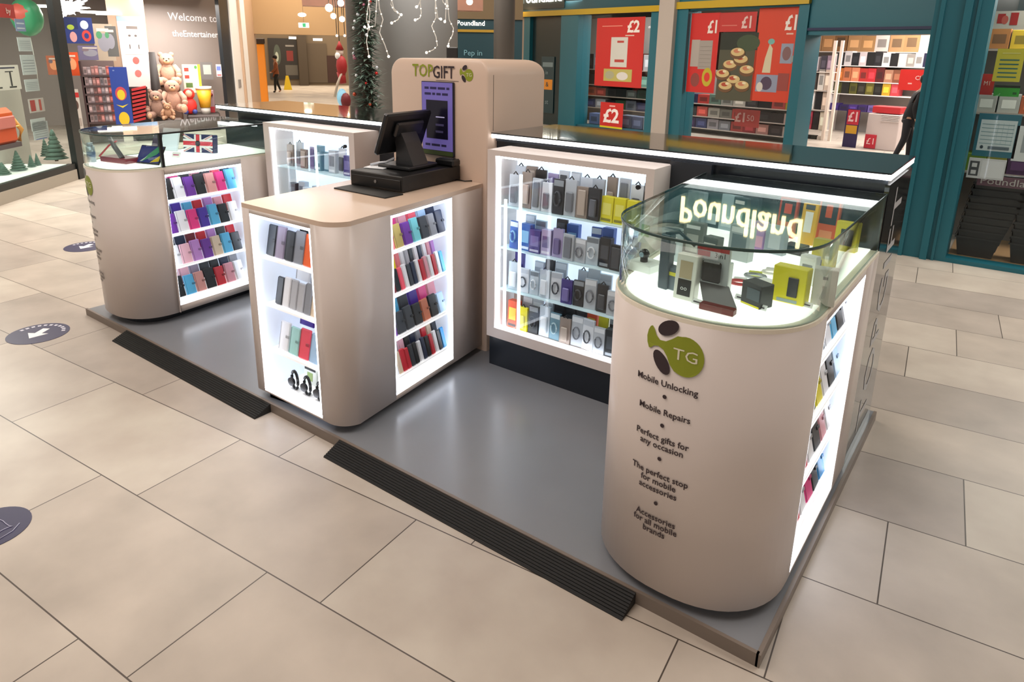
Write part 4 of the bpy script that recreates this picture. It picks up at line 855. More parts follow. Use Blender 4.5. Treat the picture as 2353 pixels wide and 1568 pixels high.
# right-hand window: notices, goods and stacked baskets
P3 = Plane((0,YF), (1,0)); W3 = P3.back(.04)
e, q = board('notice', 'yellow notice with teal lines stuck inside the right-hand shop window', 'notice', W3, 2286, 112, 2350, 188, 'cfc23a')
deco(e, W3, q, [('r','2a6a64',.15,.85,.12+i*.13,.16+i*.13) for i in range(5)]+[('r','e0d878',.2,.85,.85,.88)], 0)
e, q = board('notice', 'green and black sign below the yellow notice in the right-hand window', 'sign', W3.back(.1), 2284, 196, 2343, 222, '2f9a30'); deco(e, W3.back(.1), q, [('r','14181a',0,1,.78,1),('r','1c5a20',.75,.9,.2,.4)], 0)
e, q = board('notice', 'red sign left of the green sign in the right-hand window', 'sign', W3.back(.16), 2251, 170, 2284, 218, RED); deco(e, W3.back(.16), q, [('t','f0d0cc','M1',.5,.55,.3,.8)], 0)
e, q = board('notice', 'teal bordered timetable notice in the right-hand shop window', 'notice', W3, 2241, 262, 2340, 362, '2c6a7a')
deco(e, W3, q, [('r','c6d2d4',.08,.93,.14,.86)]+[('r','7a9aa0',.12,.88,.3+i*.09,.315+i*.09) for i in range(6)]+[('r','8aa8b0',.5+i*.12,.505+i*.12,.3,.8) for i in range(4)]+[('e','30404a',.2,.22,.04,.04),('r','5a6a74',.35,.85,.18,.25)], 0)
e, q = board('notice', 'white paper with small black diagrams below the teal timetable', 'notice', W3, 2223, 365, 2310, 412, 'cfcfd0')
deco(e, W3, q, [('r','4a4c50',.04,.3,.12,.85),('r','cfcfd0',.1,.24,.2,.4),('r','cfcfd0',.1,.24,.55,.75),('r','dcdcde',.36,.96,.08,.92)], 0)
e, q = board('notice', 'white framed notice at the right edge of the photo', 'notice', W3, 2330, 290, 2375, 372, 'd8dada'); deco(e, W3, q, [('r','9aa0a4',.4,.9,.25,.75)], 0)
e, q = board('window_lettering', 'grey shop name lettering low on the right-hand window', 'lettering', W3.back(.05), 2244, 409, 2400, 433, '6a4a56')
deco(e, W3.back(.05), q, [('t','b8b0ac','Poundland',.5,.5,.95,1.2)], 0)
e, q = board('poster', 'cream header with two red rosette prints at the top of the right-hand window', 'poster', W3.back(.5), 2280, 25, 2380, 66, 'e6dcd0')
deco(e, W3.back(.5), q, [('r','c8302c',.12,.3,.3,.85),('e','e06a5c',.3,.5,.08,.25),('r','c8302c',.42,.6,.2,.9)], 0)
W4 = P3.back(.75); a, c = uu(W4,2180), uu(W4,2480)
shelf_unit('goods shelves seen between the notices of the right-hand window', W4, a, c, [zz(W4,2300,y) for y in (112,260,400)], 0, 2.0, 0, .3, 'a89c92')
goods(W4, C_('blue-grey:5a6a78','brown:a8703c','yellow:d0b02c','orange:b0622c','grey:7a7c80'), a+.1, c-.02, zz(W4,2300,112), .02, .17, 'on the top shelf, far right window', seed=31)
goods(W4, C_('red:a83a3c','white:a8a8a0','white:b0b0a8','orange:b85a34','dark:2c2426'), a+.1, c-.02, zz(W4,2300,260), .02, .17, 'on the middle shelf, far right window', seed=32)
goods(W4, C_('maroon:6a2a3c','green:6a8a2c','olive:8a8a2c','purple:4a2c50','red:a82a30'), a+.1, c-.02, zz(W4,2300,400), .02, .17, 'on the low shelf, far right window', seed=33)
def baskets(label, u, d, n, lean):
    e = thing('shopping_basket_stack', label, 'baskets', P3.w(u, .013, d)); b = P3.mb()
    for k in range(n):
        z = .015+k*.058; g = k*lean; w = .12+.004*k; dd = .09+.002*k
        vs = [(u+g-w,d-dd,z),(u+g+w,d-dd,z),(u+g+w,d+dd,z),(u+g-w,d+dd,z)]; t_ = [(u+g-w*1.25,d-dd*1.2,z+.16),(u+g+w*1.25,d-dd*1.2,z+.16),(u+g+w*1.25,d+dd*1.2,z+.16),(u+g-w*1.25,d+dd*1.2,z+.16)]
        r_ = [(u+g-w*1.32,d-dd*1.27,z+.15),(u+g+w*1.32,d-dd*1.27,z+.15),(u+g+w*1.32,d+dd*1.27,z+.15),(u+g-w*1.32,d+dd*1.27,z+.15),(u+g-w*1.32,d-dd*1.27,z+.165),(u+g+w*1.32,d-dd*1.27,z+.165),(u+g+w*1.32,d+dd*1.27,z+.165),(u+g-w*1.32,d+dd*1.27,z+.165)]
        b.add(vs+t_, [(3,2,1,0),(0,1,5,4),(1,2,6,5),(2,3,7,6),(3,0,4,7)]); b.add(r_, [(0,1,5,4),(1,2,6,5),(2,3,7,6),(3,0,4,7),(4,5,1,0)][:4])
        bb = b
    b.build('baskets', mat('29292b',.4), e)
    P3.mb().tube([(u+n*lean-.14,d,.1+n*.058),(u+n*lean-.13,d,.17+n*.058),(u+n*lean+.13,d,.17+n*.058),(u+n*lean+.14,d,.1+n*.058)], .01).build('handle', mat('262628',.4), e)
baskets('tall stack of black shopping baskets inside the right-hand window, beside the teal pier', .16, .32, 9, .012)
baskets('second stack of black shopping baskets, cut by the right edge of the photo', .53, .32, 9, .006)

# ================================================================== toy shop on the left
TP = Plane((-8.03,.79), (-.654,.757))
FRM = mat('1b1f1e', .35)
struct(TP.mb().box(-2.5,1.42,-.04,.12,0,.13).build('wall_toy_plinth', mat('a59d90',.45)))
struct(TP.mb().box(-2.5,1.42,-.03,.05,.13,.20).box(-2.5,1.42,-.03,.05,2.5,2.6).build('window_4_frame', FRM))
struct(TP.mb().box(1.44,1.62,-.05,.02,0,3.2).build('wall_toy_post', FRM)); struct(TP.mb().box(7.18,7.72,-.04,.03,0,3.2).build('wall_toy_post', mat('15191c',.3)))
struct(TP.mb().box(7.74,8.75,-.06,.03,0,3.4).build('wall_toy_pier', mat('e2ded8',.5)))
struct(TP.mb().box(-2.5,1.42,.0,.006,.20,2.5).build('window_4', glass('f6faf8', .25)))
struct(TP.mb().box(-2.5,8.2,-.05,.1,2.62,3.2).build('wall_toy_fascia', FRM))
e = thing('switch_plate', 'small square grey switch plate on the pale pier beside the dark toy shop post', 'switch', TP.w(7.95,.85,-.07)); TP.mb().rbox(7.88,8.04,-.075,-.06,.78,.95,.004).build('plate', mat('8f8a86',.4), e)
T2 = TP.back(.75)
struct(T2.mb().box(-3.0,1.9,0,.05,0,1.28).build('wall_toy_window_back', mat('b4b2a9',.5)))
e = thing('window_plinth', 'white snow covered ledge in the toy shop window', 'ledge', TP.w(0,.2,.35)); TP.mb().box(-2.4,1.34,.03,.72,.13,.205).build('ledge', mat('e4ece8',.5,emit=.15), e)
T3 = TP.back(.3)
T3T = T3
def tree(label, px, py0, py1, wpx, dd=0):
    T3 = T3T.back(dd); u, z0 = T3.uz(px, py1); _, z1 = T3.uz(px, py0); h = z1-z0; z0 = max(z0, .2065); w = wpx/2/F*9.6
    e = thing('model_tree', label, 'tree', T3.w(u, z0, 0)); c = T3.w(u, 0, 0); b = MB()
    for k in range(7):
        z = z0+h*(.06+.135*k); r_ = w*(1-k*.125); b.cyl((c.x, c.y, z), r_, h*.2, 11, r_*.35)
    b.build('foliage', mat('3c7460',.6,noise=.4), e); MB().cyl((c.x,c.y,z0-.01), w*.15, h*.12, 8).build('trunk', mat('5a4636',.6), e)
tree('tallest green model tree in the toy shop window, beside the dark post', 133, 318, 386, 46)
tree('slender tall model tree left of the tallest one', 108, 326, 366, 24, .28)
tree('medium model tree in the middle of the toy window snow', 46, 360, 404, 30)
tree('smallest model tree, left of a twin, in the toy window', 76, 372, 399, 16)
tree('small twin model tree just right of the smallest one', 90, 370, 397, 14)
tree('model tree cluster at the left edge of the toy window', 8, 374, 401, 26)
def tboard(name, label, cat, x0, y0, x1, y1, c, items, pl=T3, d=0):
    e, q = board(name, label, cat, pl, x0, y0, x1, y1, c, d); 
    if items: deco(e, pl, q, items, d)
    return e
grey = [('r','8c9196',.1,.9,.15+i*.14,.18+i*.14) for i in range(5)]
for k, (x0,y0,x1,y1) in enumerate(((42,86,72,118),(50,126,82,172),(58,182,90,210),(72,272,106,300))):
    tboard('hanging_paper', 'grey-white printed sheet hanging in the toy window, %s from the top' % ORD[k], 'paper', x0,y0,x1,y1, 'b4b9ba', grey)
tboard('hanging_paper', 'sheet with red and white blocks hanging in the toy window', 'paper', 67,226,102,258, 'b8b0ac', [('r','a8403c',.08,.4,.1,.9),('r','c8b8b0',.45,.6,.1,.9),('r','b05048',.65,.8,.1,.9)])
tboard('hanging_paper', 'long pale sheet with blue foot line, lowest in the toy window', 'paper', 76,280,112,320, 'adb4b6', [('r','5a6aa0',.1,.8,.0,.05)]+grey)
tboard('poster', 'red label with white script at the top left corner of the toy window', 'poster', -30,8,33,40, 'a8201c', [('t','e8c8c0','by',.75,.5,.6)])
tboard('poster', 'blue striped packet hanging above the papers in the toy window', 'poster', 36,44,58,72, '7a86a8', [('r','c8ccd4',.1,.9,.2,.3),('r','c8ccd4',.1,.9,.6,.7)])
tboard('poster', 'white furniture card with two black lamp drawings in the toy window', 'poster', -30,150,46,208, 'd2cbc4', [('r','3a3a50',.42,.88,.86,.92),('r','3c3c3c',.68,.73,.15,.75),('r','3c3c3c',.62,.85,.08,.14),('r','3c3c3c',.2,.4,.08,.14),('r','3c3c3c',.55,.8,.72,.76)])
e = thing('balloon', 'green balloon with coral print behind the toy window', 'balloon', T3.w(*T3.uz(82,40), .1)); c = ORG[e.name]; MB().sph(c, .19, 18, (.9,.9,1.15)).build('skin', mat('4aa878',.3), e); MB().tube([c-V(0,0,.2), V(c.x+.03,c.y,1.3), V(c.x,c.y,1.1)], .004, 5).build('string', mat('d8d8d0',.5), e)
MB().sph(c+V(.03,-.04,.03), .175, 14, (.75,.85,.8)).build('printed_panel', mat('e0685a',.4), e)
# orange toy backpack
u0, z0 = T3.uz(18,340); _, z1 = T3.uz(18,246); e = thing('toy_backpack', 'orange and pink toy backpack standing at the left edge of the toy window', 'backpack', T3.w(u0, z0, 0)); h = z1-z0
b = T3.mb(); b.rbox(u0-.3, u0+.17, -.05, .1, z0+.03, z0+h*.8, .05); b.build('bag', mat('d8522c',.5), e); b = T3.mb(); b.rbox(u0-.28, u0+.14, -.06, .06, z0+h*.62, z0+h, .07); b.build('flap', mat('e0602e',.5), e)
T3.mb().rbox(u0-.26,u0+.10,-.075,-.05,z0+h*.5,z0+h*.8,.03).build('front_pocket', mat('d87a74',.5), e); T3.mb().tube([(u0+.17,0,z0+h*.7),(u0+.25,-.03,z0+h*.4),(u0+.22,0,z0+.05)], .025).build('strap', mat('e8a050',.5), e)
T3.mb().rbox(u0-.3,u0+.17,-.07,-.05,z0+h*.5,z0+h*.54,.01).build('zip', mat('e8b83c',.4), e); T3.mb().box(u0-.3,u0+.17,-.055,.08,z0,z0+.05).build('base', mat('5a4a50',.5), e)

# inside of the toy shop
def facing(px, D):
    p = atD(px, 110, D); v = V(p.x-CAM[0], p.y-CAM[1], 0).normalized(); return Plane(p, (v.y, -v.x))
TI = facing(235, 17.0)
struct(TI.mb().box(-4.2,1.9,0,.1,-.0,3.4).build('wall_toy_back', mat('b0a8a2',.5)))
A1 = atD(325,110,15.6); A2 = atD(520,110,16.6); TW = Plane(A1, A2-A1)
struct(TW.mb().box(0,(A2-A1).length,0,.1,0,3.4).build('wall_toy_entrance', mat('9a908a',.55)))
e = thing('wall_lettering', 'white welcome lettering of the toy shop on its grey-brown entrance wall', 'lettering', TW.w(1,2,0))
b = TW.mb(); u, z = TW.uz(443, 41); b.text('Welcome to', .215, u, z, -.01, ext=.01).build('letters', mat('e8e4e4',.5,emit=.35), e); b = TW.mb(); u, z = TW.uz(449, 79); b.text('theEntertainer', .175, u, z, -.01, ext=.01, bold=.01).build('letters', mat('e8e4e4',.5,emit=.35), e)
TC = facing(310, 14.6); x0, x1 = uu(TC,262), uu(TC,347)
struct(TC.mb().box(x0, x1, 0, .5, 0, 3.4).build('wall_toy_column', mat('9c8470',.5)))
e = tboard('poster', 'tall white safety poster with blue header on the toy shop column', 'poster', 278, 38, 342, 205, 'd3c8c6', [('r','7f9dbc',0,1,.93,1),('r','6a625e',.3,.7,.83,.87),('e','5a5250',.38,.74,.05,.015),('e','5a5250',.6,.74,.05,.015),('r','5a5250',.33,.37,.56,.62),('r','5a5250',.65,.69,.56,.62),('e','b8605a',.5,.4,.12,.05),('e','c06a64',.52,.22,.12,.05)]+[('r','b0a6a2',.15,.85,.48+i*.17,.485+i*.17) for i in range(3)], pl=TC.back(-.01))
# shelf rack of packets
TS = facing(225, 13.4)
a, c = uu(TS,186), uu(TS,262); rows_y = (172,196,215,236,258,280)
e = thing('shelf_rack', 'dark rack of small packets inside the toy shop, beside the blue banner', 'shelving', TS.w((a+c)/2,0,.2))
for k, y in enumerate(rows_y): TS.mb().box(a, c, -.05, .25, TS.uz(225,y)[1]-.03, TS.uz(225,y)[1]).build('shelf', mat('4a3a3a',.5), e)
TS.mb().box(a-.03, a, -.05, .25, 0, TS.uz(225,140)[1]).build('side_panel', mat('3a2424',.5), e); TS.mb().box(a, c, .25, .27, 0, TS.uz(225,140)[1]).build('back_panel', mat('6a5a58',.5), e)
for k, y in enumerate(rows_y):
    goods(TS, C_('mauve:9a8484','grey:8a7c7e','brown:8a6460','rose:a06c68','grey:7c7276','mauve:a08c8c','red:9a5048','grey:847878'), a+.02, c-.02, TS.uz(225,y)[1], -.03, .14, 'on the %s toy shop shelf' % ORD[k], depth=.1, nm='toy_packet', seed=40+k)
e = tboard('banner', 'blue hanging banner with red and white round prints in the toy shop', 'banner', 146, 40, 214, 100, '26387e', [('r','1c2c60',0,.5,.55,1),('e','c8d4e8',.72,.72,.14,.17),('e','c8403a',.75,.3,.16,.22),('e','26387e',.75,.3,.08,.11),('e','d8a0a0',.3,.25,.12,.2),('e','a8c040',.25,.62,.12,.1)], pl=facing(180,13.0))
e = tboard('banner', 'tall blue standing banner with yellow disc near its foot in the toy shop', 'banner', 258, 154, 299, 286, '27449c', [('e','e0c028',.5,.1,.3,.12),('e','c84a54',.5,.54,.32,.12),('e','d8c430',.5,.52,.22,.09),('p','d8c430',[(.15,.35),(.5,.29),(.85,.36),(.5,.325)]),('r','7a90c8',.2,.3,.93,.95)], pl=facing(280,12.6))
e = thing('spring_toy_stack', 'zigzag stack of red and black toys beside the tall blue banner', 'toy stack', facing(318,13.6).w(0,.3,0)); q = facing(318,13.6)
for k in range(9):
    y = 206+k*9; u0, z0 = q.uz(302+k*.6, y); u1, _ = q.uz(336, y); q.mb().add([(u0,0,z0-.03),(u1,0,z0+.02),(u1,0,z0+.06),(u0,0,z0+.01),(u0,.2,z0-.03),(u1,.2,z0+.02),(u1,.2,z0+.06),(u0,.2,z0+.01)], [(0,1,2,3),(3,2,6,7),(0,4,5,1),(1,5,6,2),(4,0,3,7)]).build('red_band', mat('b02a2c',.5), e)
u0, z0 = q.uz(302,285); u1, z1 = q.uz(338,200); q.mb().box(u0,u1,.05,.18,z0-.3,z1).build('black_core', mat('1c1517',.5), e)
o = facing(347,14.1).mb().cyl((0,.0,0),.12,1.5,14,.05).build('folded_cover', mat('221a18',.6), origin=facing(347,14.1).w(0,0,0)); tag(o, 'black pointed folded cover standing between the toy stack and the teddies', 'cover')
for k, (x0,y0,x1,y1,c,lab) in enumerate(((108,128,140,172,'b86a4a','orange and grey toy box seen past the dark post'),(150,120,182,174,'d8501e','bright orange toy box on the shelf right of the dark post'),(180,105,235,138,'6a6480','grey-blue toy boxes on the high shelf under the blue banner'),(216,55,262,140,'a89a88','pale bundle of hanging toys beside the blue banner'),(238,60,270,130,'5a5a58','dark grey hanging toys with green and red bits'))):
    tboard('toy_box', lab, 'box', x0,y0,x1,y1, c, [('e','e8a070' if k<2 else '8a8a94',.5,.5,.3,.25),('r','d8c8b8',.2,.8,.8,.88),('e','4a8a60' if k>2 else '7a6a70',.3,.7,.15,.1)], pl=facing((x0+x1)/2, 13.9), d=0)
tboard('toy_box', 'white and red standing toy card right beside the dark post', 'card', 163,205,186,300, 'c8c0b8', [('r','c02a28',0,1,.8,.92),('e','5a4038',.55,.62,.3,.12),('r','a89c94',.2,.9,.1,.3)], pl=facing(175,11.5))
# star light
e = thing('star_light', 'white glowing many-pointed star hanging in the toy shop entrance', 'light', atD(157,18,11.5)); c = ORG[e.name]; b = MB(); b.sph(c, .09, 12)
rs = random.Random(3)
for k in range(26):
    v = V(rs.uniform(-1,1),rs.uniform(-1,1),rs.uniform(-1,1)).normalized(); b.tube([c, c+v*.14, c+v*rs.uniform(.2,.27)], [.035,.018,.002], 5)
b.build('star', mat('ffffff',.5,emit=4), e); MB().tube([c, c+V(0,0,1.2)], .004, 5).build('cord', BLK, e)
for k, (px, py) in enumerate(((215,28),(250,32),(100,14))):
    q = facing(px, 14.5); u, z = q.uz(px, py); e = thing('ceiling_light', 'flat white ceiling light of the toy shop, %s' % ('left of the pair behind the star','right of the pair beside the column','seen through the left window')[k], 'light', q.w(u, z, 0)); q.mb().box(u-.2,u+.2,-.05,.3,z-.012,z+.02).build('diffuser', mat('fff6ea',.5,emit=5), e)
struct(TI.mb().box(-4.2,1.9,-3.0,0,2.55,2.6).build('ceiling_toy', mat('8a8078',.6)))
# teddy bears
FUR = mat('b98562',.9,noise=.5,nscale=30,bump=.6); FURD = mat('8a5c40',.9,noise=.4,nscale=30)
def teddy(label, px, py0, py1, D, mfur):
    p0 = atD(px, py1, D); p1 = atD(px, py0, D); h = p1.z-p0.z; s_ = h/1.0
    v = V(CAM[0]-p0.x, CAM[1]-p0.y, 0); yaw = math.atan2(v.y, v.x)+math.pi/2
    e = lthing('teddy_bear', label, 'teddy bear', p0, (0,0,yaw)); T_ = Matrix.Scale(s_, 4)
    b = MB(T_); b.sph((0,0,.36),.24,16,(1,.85,1.25)); b.sph((0,-.03,.76),.20,16,(1.05,.95,.98)); b.sph((0,-.02,.58),.15,12)
    b.tube([(-.18,-.02,.56),(-.29,-.1,.44),(-.30,-.2,.33)], [.10,.085,.09], 10); b.tube([(.18,-.02,.56),(.29,-.1,.44),(.30,-.2,.33)], [.10,.085,.09], 10)
    b.sph((-.30,-.22,.31),.09,10); b.sph((.30,-.22,.31),.09,10)
    b.tube([(-.12,-.05,.15),(-.2,-.25,.13),(-.24,-.38,.13)], [.13,.115,.10], 10); b.tube([(.12,-.05,.15),(.2,-.25,.13),(.24,-.38,.13)], [.13,.115,.10], 10)
    b.sph((-.25,-.40,.14),.11,12,(1,.7,1.2)); b.sph((.25,-.40,.14),.11,12,(1,.7,1.2)); b.build('body', mfur, e)
    for sx in (-1, 1): MB(T_).sph((sx*.15,-.0,.92),.075,12,(1,.6,1)).build('ear', mfur, e); MB(T_).sph((sx*.07,-.2,.80),.02,8).build('eye', BLK, e)
    MB(T_).sph((0,-.19,.71),.085,12,(1.1,.9,.85)).build('muzzle', mat('d0a27c',.9), e); MB(T_).sph((0,-.265,.745),.024,8,(1.3,.8,.8)).build('nose', BLK, e)
    for sx in (-1, 1): MB(T_).sph((sx*.25,-.465,.14),.07,10,(1,.3,1.2)).build('foot_pad', mat('cfa888',.9), e)
teddy('large tan teddy bear sitting on top of the toy pile', 389, 119, 196, 15.2, FUR)
teddy('big tan teddy bear below the large one, its legs forward', 402, 180, 258, 14.4, mat('b47a58',.9,noise=.5,nscale=30))
teddy('smaller brown teddy bear with white tag at the lower left of the pile', 364, 205, 272, 13.75, FURD)
teddy('small pale brown teddy bear at the foot of the pile', 388, 235, 275, 13.5, mat('a57c60',.9))
tboard('swing_tag', 'white swing tag with black logo hanging from the teddy pile', 'tag', 345,186,368,218, 'd8d0d0', [('e','3a3434',.6,.7,.2,.12)], pl=facing(356,14.1))
pb = facing(385,15.1); u0,_ = pb.uz(352,200); u1,_ = pb.uz(414,200); o = pb.mb().rbox(u0,u1,.0,.4,0,pb.uz(385,196)[1]-.01,.03).build('support_block', mat('4a3428',.7), origin=pb.w((u0+u1)/2,0,.2)); tag(o, 'dark brown display block the large teddy bear sits on', 'block')
tboard('toy_box', 'cream game box with red squares and yellow edge standing on the entrance wall side', 'box', 421,148,462,213, 'd6cbb8', [('r','c83a30',.1,.35,.75,.88),('r','c83a30',.1,.35,.5,.62),('r','4a6a34',.12,.5,.18,.35),('r','c8b82c',.86,1,0,1),('e','4a8a40',.75,.9,.08,.06)], pl=facing(441,15.3), d=0)
tboard('notice', 'small grey framed notice on the toy shop entrance wall', 'notice', 462,143,489,183, '6c6866', [('r','a8b0a8',.2,.85,.3,.85)], pl=facing(475,15.9))
tboard('notice', 'blue and white sticker near the dark post', 'sticker', 497,148,509,176, 'd8d0d4', [('r','5a6ac0',.1,.9,.5,.85),('r','c85a5a',.1,.9,.05,.2)], pl=facing(503,15.1))
q = facing(470,15.3); u, z = q.uz(470,262); e = lthing('toy_bucket', 'yellow and white toy bucket on a pale stand beside the red toys', 'bucket', q.w(u+.03, .302, 0)); MB().cyl((0,0,.13),.10,.36,18,.14).build('bucket', mat('d8a428',.4), e); MB().cyl((0,0,.49),.15,.05,18).build('lid', mat('e6e2d8',.4), e); MB().cyl((0,0,0),.09,.13,14).build('stand', mat('b8b4ae',.4), e)
q = facing(443,15.2); u, z = q.uz(443,266); e = lthing('plush_toy', 'red plush toy with pink face sitting beside the yellow bucket', 'plush toy', q.w(u-.03, .302, 0), (0,0,q.ang)); MB().sph((0,0,.17),.13,12,(1,.8,1.3)).sph((0,0,.40),.11,12).build('body', mat('c8261f',.6), e); MB().sph((0,-.07,.41),.07,10).build('face', mat('d89a80',.6), e); MB().sph((-.08,-.08,.06),.05,8).sph((.08,-.08,.06),.05,8).build('feet', mat('2a3a7c',.6), e)
q = facing(487,15.62); u, z = q.uz(489,262); z = .302; e = lthing('toy_figure', 'slim rose and grey toy figure box beside the bucket', 'toy', q.w(u, z, 0), (0,0,q.ang)); MB().rbox(-.06,.06,-.03,.05,0,.45,.01).build('box', mat('a08488',.5), e); MB().sph((0,-.035,.36),.04,8).build('head_print', mat('8a2c30',.5), e); MB().rbox(-.05,.05,-.035,-.03,0,.12,.003).build('base_print', mat('b8343c',.5), e)
pb = facing(388,13.25); u0,_ = pb.uz(366,200); u1,_ = pb.uz(410,200); zt_ = atD(388,275,13.5).z; o = pb.mb().rbox(u0,u1,.0,.6,0,zt_-.002,.02).build('support_block', mat('3c2e26',.7), origin=pb.w((u0+u1)/2,0,.3)); tag(o, 'low brown block added to hold up the small pale brown teddy bear', 'block')  # support put in because this bear hung clear of the floor
# stand carrying those toys
pb = facing(455,15.15); u0,_ = pb.uz(422,200); u1,_ = pb.uz(500,200); o = pb.mb().rbox(u0,u1,-.1,.7,0,.30,.03).build('support_block', mat('3a3230',.7), origin=pb.w((u0+u1)/2,0,.3)); tag(o, 'low dark display block under the red plush and yellow bucket', 'block')

# ================================================================== concourse beyond
BG = facing(700, 20.0)
def lamp_mat(s, c='fff3de'): return mat(c, .5, emit=s)
struct(BG.mb().box(uu(BG,556,60), uu(BG,1062,60), 0, .4, BG.uz(700,80)[1], 6.5).build('wall_bulkhead', mat('a38762',.6)))
BF = facing(720, 33.0)
struct(BF.mb().box(uu(BF,540,100), uu(BF,1100,100), 0, .3, 0, 6).build('wall_far', mat('6b5c48',.6)))
for nm, lab, x0, x1, y0, y1, c in (('shop_opening','dark shop opening with clothes at the far end of the concourse',618,684,88,182,'2a2724'),('shop_opening','brown shuttered shopfront at the far end of the concourse',707,752,100,190,'55493a'),('shop_opening','dark red panel beside the shuttered shopfront, far end',752,776,128,190,'38201a')):
    e, q = board(nm, lab, 'shopfront', BF.back(-.05), x0,y0,x1,y1, c)
    if x0 == 618: deco(e, BF.back(-.05), q, [('e','4a5248',.3,.6,.12,.25),('e','a8b0a0',.28,.55,.06,.12),('r','7a2c28',.62,.85,.45,.7),('r','8a8680',.6,.9,.8,.84),('r','5c5850',.55,.98,.1,.35)], 0)
    elif x0 == 704: deco(e, BF.back(-.05), q, [('r','6a5e4a',.1,.9,.6,.85),('r','463c30',.48,.52,0,1)], 0)
struct(BF.mb().box(uu(BF,684,100), uu(BF,704,100), -.3, 0, 0, 6).build('wall_far_pier', mat('453a2c',.6)))
L1 = atD(560,110,16.5); L2 = atD(590,110,20.6); LW = Plane(L1, L2-L1)
struct(LW.mb().box(-.3, (L2-L1).length, 0, .1, 0, 3.6).build('wall_concourse_side', mat('b79a80',.6)))
e = thing('round_sign', 'small dark blue round sign on the beige wall beyond the toy shop', 'sign', LW.w(0,0,0)); u, z = LW.uz(565,122); LW.mb().disc((u,z),.32,.12,18,y=-.01).build('disc', mat('25364a',.4), e)
q = facing(600, 21.6); u0,_ = q.uz(588,150); u1,_ = q.uz(611,150); e = thing('orange_totem', 'tall orange totem with dark cap against the beige concourse wall', 'totem', q.w((u0+u1)/2,0,0)); q.mb().rbox(u0,u1,-.1,.3,0,q.uz(600,101)[1],.02).build('body', mat('d8821c',.45,emit=.12), e); q.mb().rbox(u0-.02,u1+.02,-.12,.3,q.uz(600,101)[1],q.uz(600,88)[1],.02).build('cap', mat('2c2018',.5), e)
e = thing('exit_sign', 'small green and white lit exit sign hanging below the concourse ceiling', 'sign', atD(698,60,19.2)); q = facing(698,19.2); u, z = q.uz(698,58); q.mb().rbox(u-.13,u+.13,0,.05,z-.06,z+.06,.008).build('case', mat('dff0e4',.5,emit=1.3), e); q.mb().rect(u-.03,u+.05,z-.045,z+.05,-.001).build('running_figure', mat('2f9a68',.5,emit=.5), e); q.mb().box(u-.003,u+.003,.02,.03,z+.06,z+.6).build('hanger', BLK, e)
e = thing('downlight', 'small oval downlight on the bulkhead above the exit sign', 'light', atD(694,34,19.5)); q = facing(694,19.5); u, z = q.uz(694,34); q.mb().sph((u,0,z),.09,12,(1.2,.8,.6)).build('lamp', lamp_mat(4), e)
for k, (px, py) in enumerate(((672,87),(730,91))):
    q = facing(px,30); u, z = q.uz(px,py); e = thing('ceiling_light', 'bright square ceiling light over the far shops, %s one' % ('left','right')[k], 'light', q.w(u,z,0)); q.mb().box(u-.14-.04*k,u+.14+.04*k,0,.1,z-.045,z+.045).build('diffuser', lamp_mat(5), e)
q = facing(745, 11.5); e = thing('wooden_beam', 'orange-brown timber beam with pendant globes near the top of the photo', 'beam', q.w(0, q.uz(745,10)[1], 0)); q.mb().add([(uu(q,694,2),0,q.uz(745,14)[1]),(uu(q,1110,2),0,q.uz(745,14)[1]),(uu(q,1110,2),.3,q.uz(745,14)[1]),(uu(q,694,2),.3,q.uz(745,14)[1]),(uu(q,690,2),0,2.75),(uu(q,1110,2),0,2.75),(uu(q,1110,2),.3,2.75),(uu(q,690,2),.3,2.75)], [(0,3,2,1),(4,5,6,7),(0,1,5,4),(1,2,6,5),(2,3,7,6),(3,0,4,7)]).build('beam', mat('8a4a1e',.5,noise=.4,nscale=6,emit=.1), e)
for k, (px, py, r) in enumerate(((756,18,8),(783,7,7),(766,37,6),(786,44,6),(1031,14,11),(1079,4,7),(774,82,2.5),(792,82,2.5))):
    D = 11.0; p = atD(px,py,D); R_ = r/F*D*1.0; e = thing('pendant_globe', 'warm white glowing globe lamp, %s of those hanging near the timber beam' % ORD[k], 'light', p)
    MB().sph(p, R_, 14).build('globe', lamp_mat(10,'ffeccc'), e); MB().tube([p+V(0,0,R_*.9), V(p.x,p.y,2.75)], .006, 5).build('cord', BLK, e)
# big grey column and brown poles
pc = atD(953,150,9.2); struct(MB().cyl((pc.x,pc.y,0), .555, 5, 48).build('wall_round_column', mat('8d8d8c',.5))); struct(MB().cyl((pc.x,pc.y,0), .575, .62, 48).build('trim_6', mat('62625f',.5)))
for px, D, rr_, lab in ((819,8.6,.105,'dark brown pole left of the grey column'),(1158,7.9,.115,'dark brown pole between the grey column and the teal shop')):
    p = atD(px,120,D); o = MB().cyl((p.x,p.y,0), rr_, 5, 20).build('brown_pole', mat('33250f',.5,noise=.3,nscale=4), origin=V(p.x,p.y,0)); tag(o, lab, 'pole')
